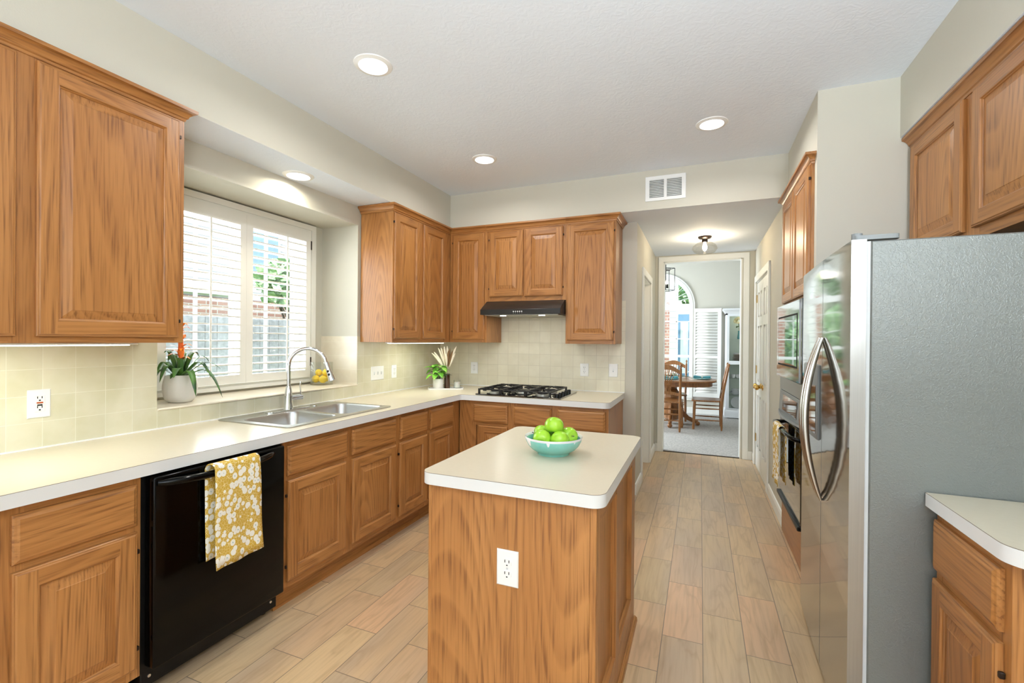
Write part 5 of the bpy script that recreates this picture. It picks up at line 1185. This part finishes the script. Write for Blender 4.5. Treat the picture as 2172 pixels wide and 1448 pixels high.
# ------------------------------------------------------------------ outside
tag(B(-30, -12, -.25, -3.08, 40, -.14).build('lawn', 'grass'), 'grass ground outside the sink window', 'lawn')['kind'] = 'stuff'
tag(B(-3.07, 9.63, -.25, 20, 40, -.14).build('lawn', 'grass'), 'grass ground outside the dining window', 'lawn')['kind'] = 'stuff'
t = thing('wooden_fence', 'weathered grey board fence outside the sink window', 'fence', (-5.2, 5, -.14))
mb = MB(); y = 0.
while y < 12: mb.box(-5.22, y + .004, -.14, -5.2, y + .136, 1.64 + .01 * sin(y * 9)); y += .14
mb.build('boards', 'fence', t)
for z in (.2, .9, 1.5): MB().box(-5.26, 0, z - .04, -5.221, 12, z + .04).build('rail', 'fence', t)
t = thing('neighbor_house', 'brick and pale siding house behind the fence', 'house', (-9.5, 5, -.14))
mb = MB(); mb.poly([(-2, -.14), (9, -.14), (9, 2.1), (-2, 2.1)], [], -9.5, -8., axis='X'); mb.build('brick_wall', 'brick', t)
MB().box(-9.5, -2, 2.1, -8.02, 9, 4.6).build('siding_wall', 'siding', t)
MB().box(-8.03, 3.2, 2.15, -7.96, 5.9, 2.28).build('trim_board', 'stone', t)
for y in (6.0, 7.6): w_ = MB().box(-8.0, y, 2.6, -7.97, y + .9, 3.9).build('window', 'white', t); MB().box(-7.969, y + .06, 2.66, -7.965, y + .84, 3.84).build('pane', 'bluegl', w_)
mb = MB(); mb.poly([(-10, 4.6), (-7.6, 4.6), (-9.2, 6.2)], [], -2.3, 9.3, axis='Y'); mb.build('roof', 'roof', t)
def tree(lab, x, y, h, r_, n, seed, z0=-.14, tr=.13):
    random.seed(seed); t = thing('leafy_tree', lab, 'tree', (x, y, z0), 'trees outside the windows')
    mb = MB(); mb.tube([V((x, y, z0)), V((x + .05, y, z0 + h * .4)), V((x - .05, y + .05, z0 + h * .8))], [tr, tr * .8, tr * .4], 10)
    for k in range(6): a = k * 1.05; mb.tube([V((x, y, z0 + h * (.4 + .05 * k))), V((x + cos(a) * r_ * .7, y + sin(a) * r_ * .7, z0 + h * (.62 + .05 * k)))], [tr * .35, .02], 6)
    mb.build('trunk', 'bark', t)
    mb = MB()
    for k in range(n):
        d = V((random.gauss(0, 1), random.gauss(0, 1), random.gauss(0, 1))).normalized() * r_ * (random.random() ** .4); p = V((x, y, z0 + h * .78)) + V((d.x, d.y, d.z * .85))
        a = V((random.gauss(0, 1), random.gauss(0, 1), random.gauss(0, 1))).normalized() * random.uniform(.07, .13); b = a.orthogonal().normalized() * a.length * .6
        mb.f([p - a, p + b, p + a, p - b])
    o = mb.build('foliage', 'foliage', t, sharp=180); return t
tree('green tree between the fence and the neighbouring house', -6.6, 5.85, 3.15, .48, 520, 1, tr=.05)
tree('tall tree beyond the porch, left in the dining window', -2.8, 15.8, 4.8, 1.5, 3000, 2)
tree('tree in front of the blue door, right in the dining window', .5, 15.0, 4.4, 1.4, 2600, 4)
tree('large tree further left beyond the dining window', -6.4, 14., 5.5, 1.9, 3600, 6)
tree('low green shrub beyond the porch column', -2.15, 13.1, 1.7, 1.1, 2600, 9, tr=.06); tree('round green shrub at the far left beyond the dining window', -4.8, 13.4, 2.0, 1.2, 2600, 12, tr=.06)
t = thing('porch_column', 'brick porch column outside the dining window', 'column', (-.75, 12.0, -.14))
MB().box(-.98, 11.8, -.14, -.70, 12.2, 2.35).build('shaft', 'brick', t); MB().box(-.699, 11.8, -.14, -.52, 12.2, 4.2).build('siding_pier', 'siding', t)
t = thing('neighbor_house', 'pale brick house with a blue door across the lawn', 'house', (0, 18.0, -.14))
MB().box(-9, 17.5, -.14, 8, 20, 4.5).build('front_wall', 'stone', t)
o = MB().box(-.80, 17.44, -.14, .50, 17.5, 2.35).build('door', 'bluedoor', t); MB().box(-.64, 17.42, .25, -.42, 17.44, 2.1).build('pane', 'glass', o) if False else MB().box(-.66, 17.42, .25, -.40, 17.44, 2.1).build('pane', 'white', o)
MB().box(-.05, 17.43, .6, .42, 17.44, 1.9).build('pane', 'glassblk', o)
mb = MB(); mb.poly([(17.0, 4.5), (20.5, 4.5), (18.8, 6.6)], [], -9.4, 8.4, axis='X'); mb.build('roof', 'roof', t)
tag(B(-.9, 12.6, -.139, 3, 16.9, -.12).build('driveway', 'stone'), 'pale driveway between the lawn and the blue-door house', 'driveway')
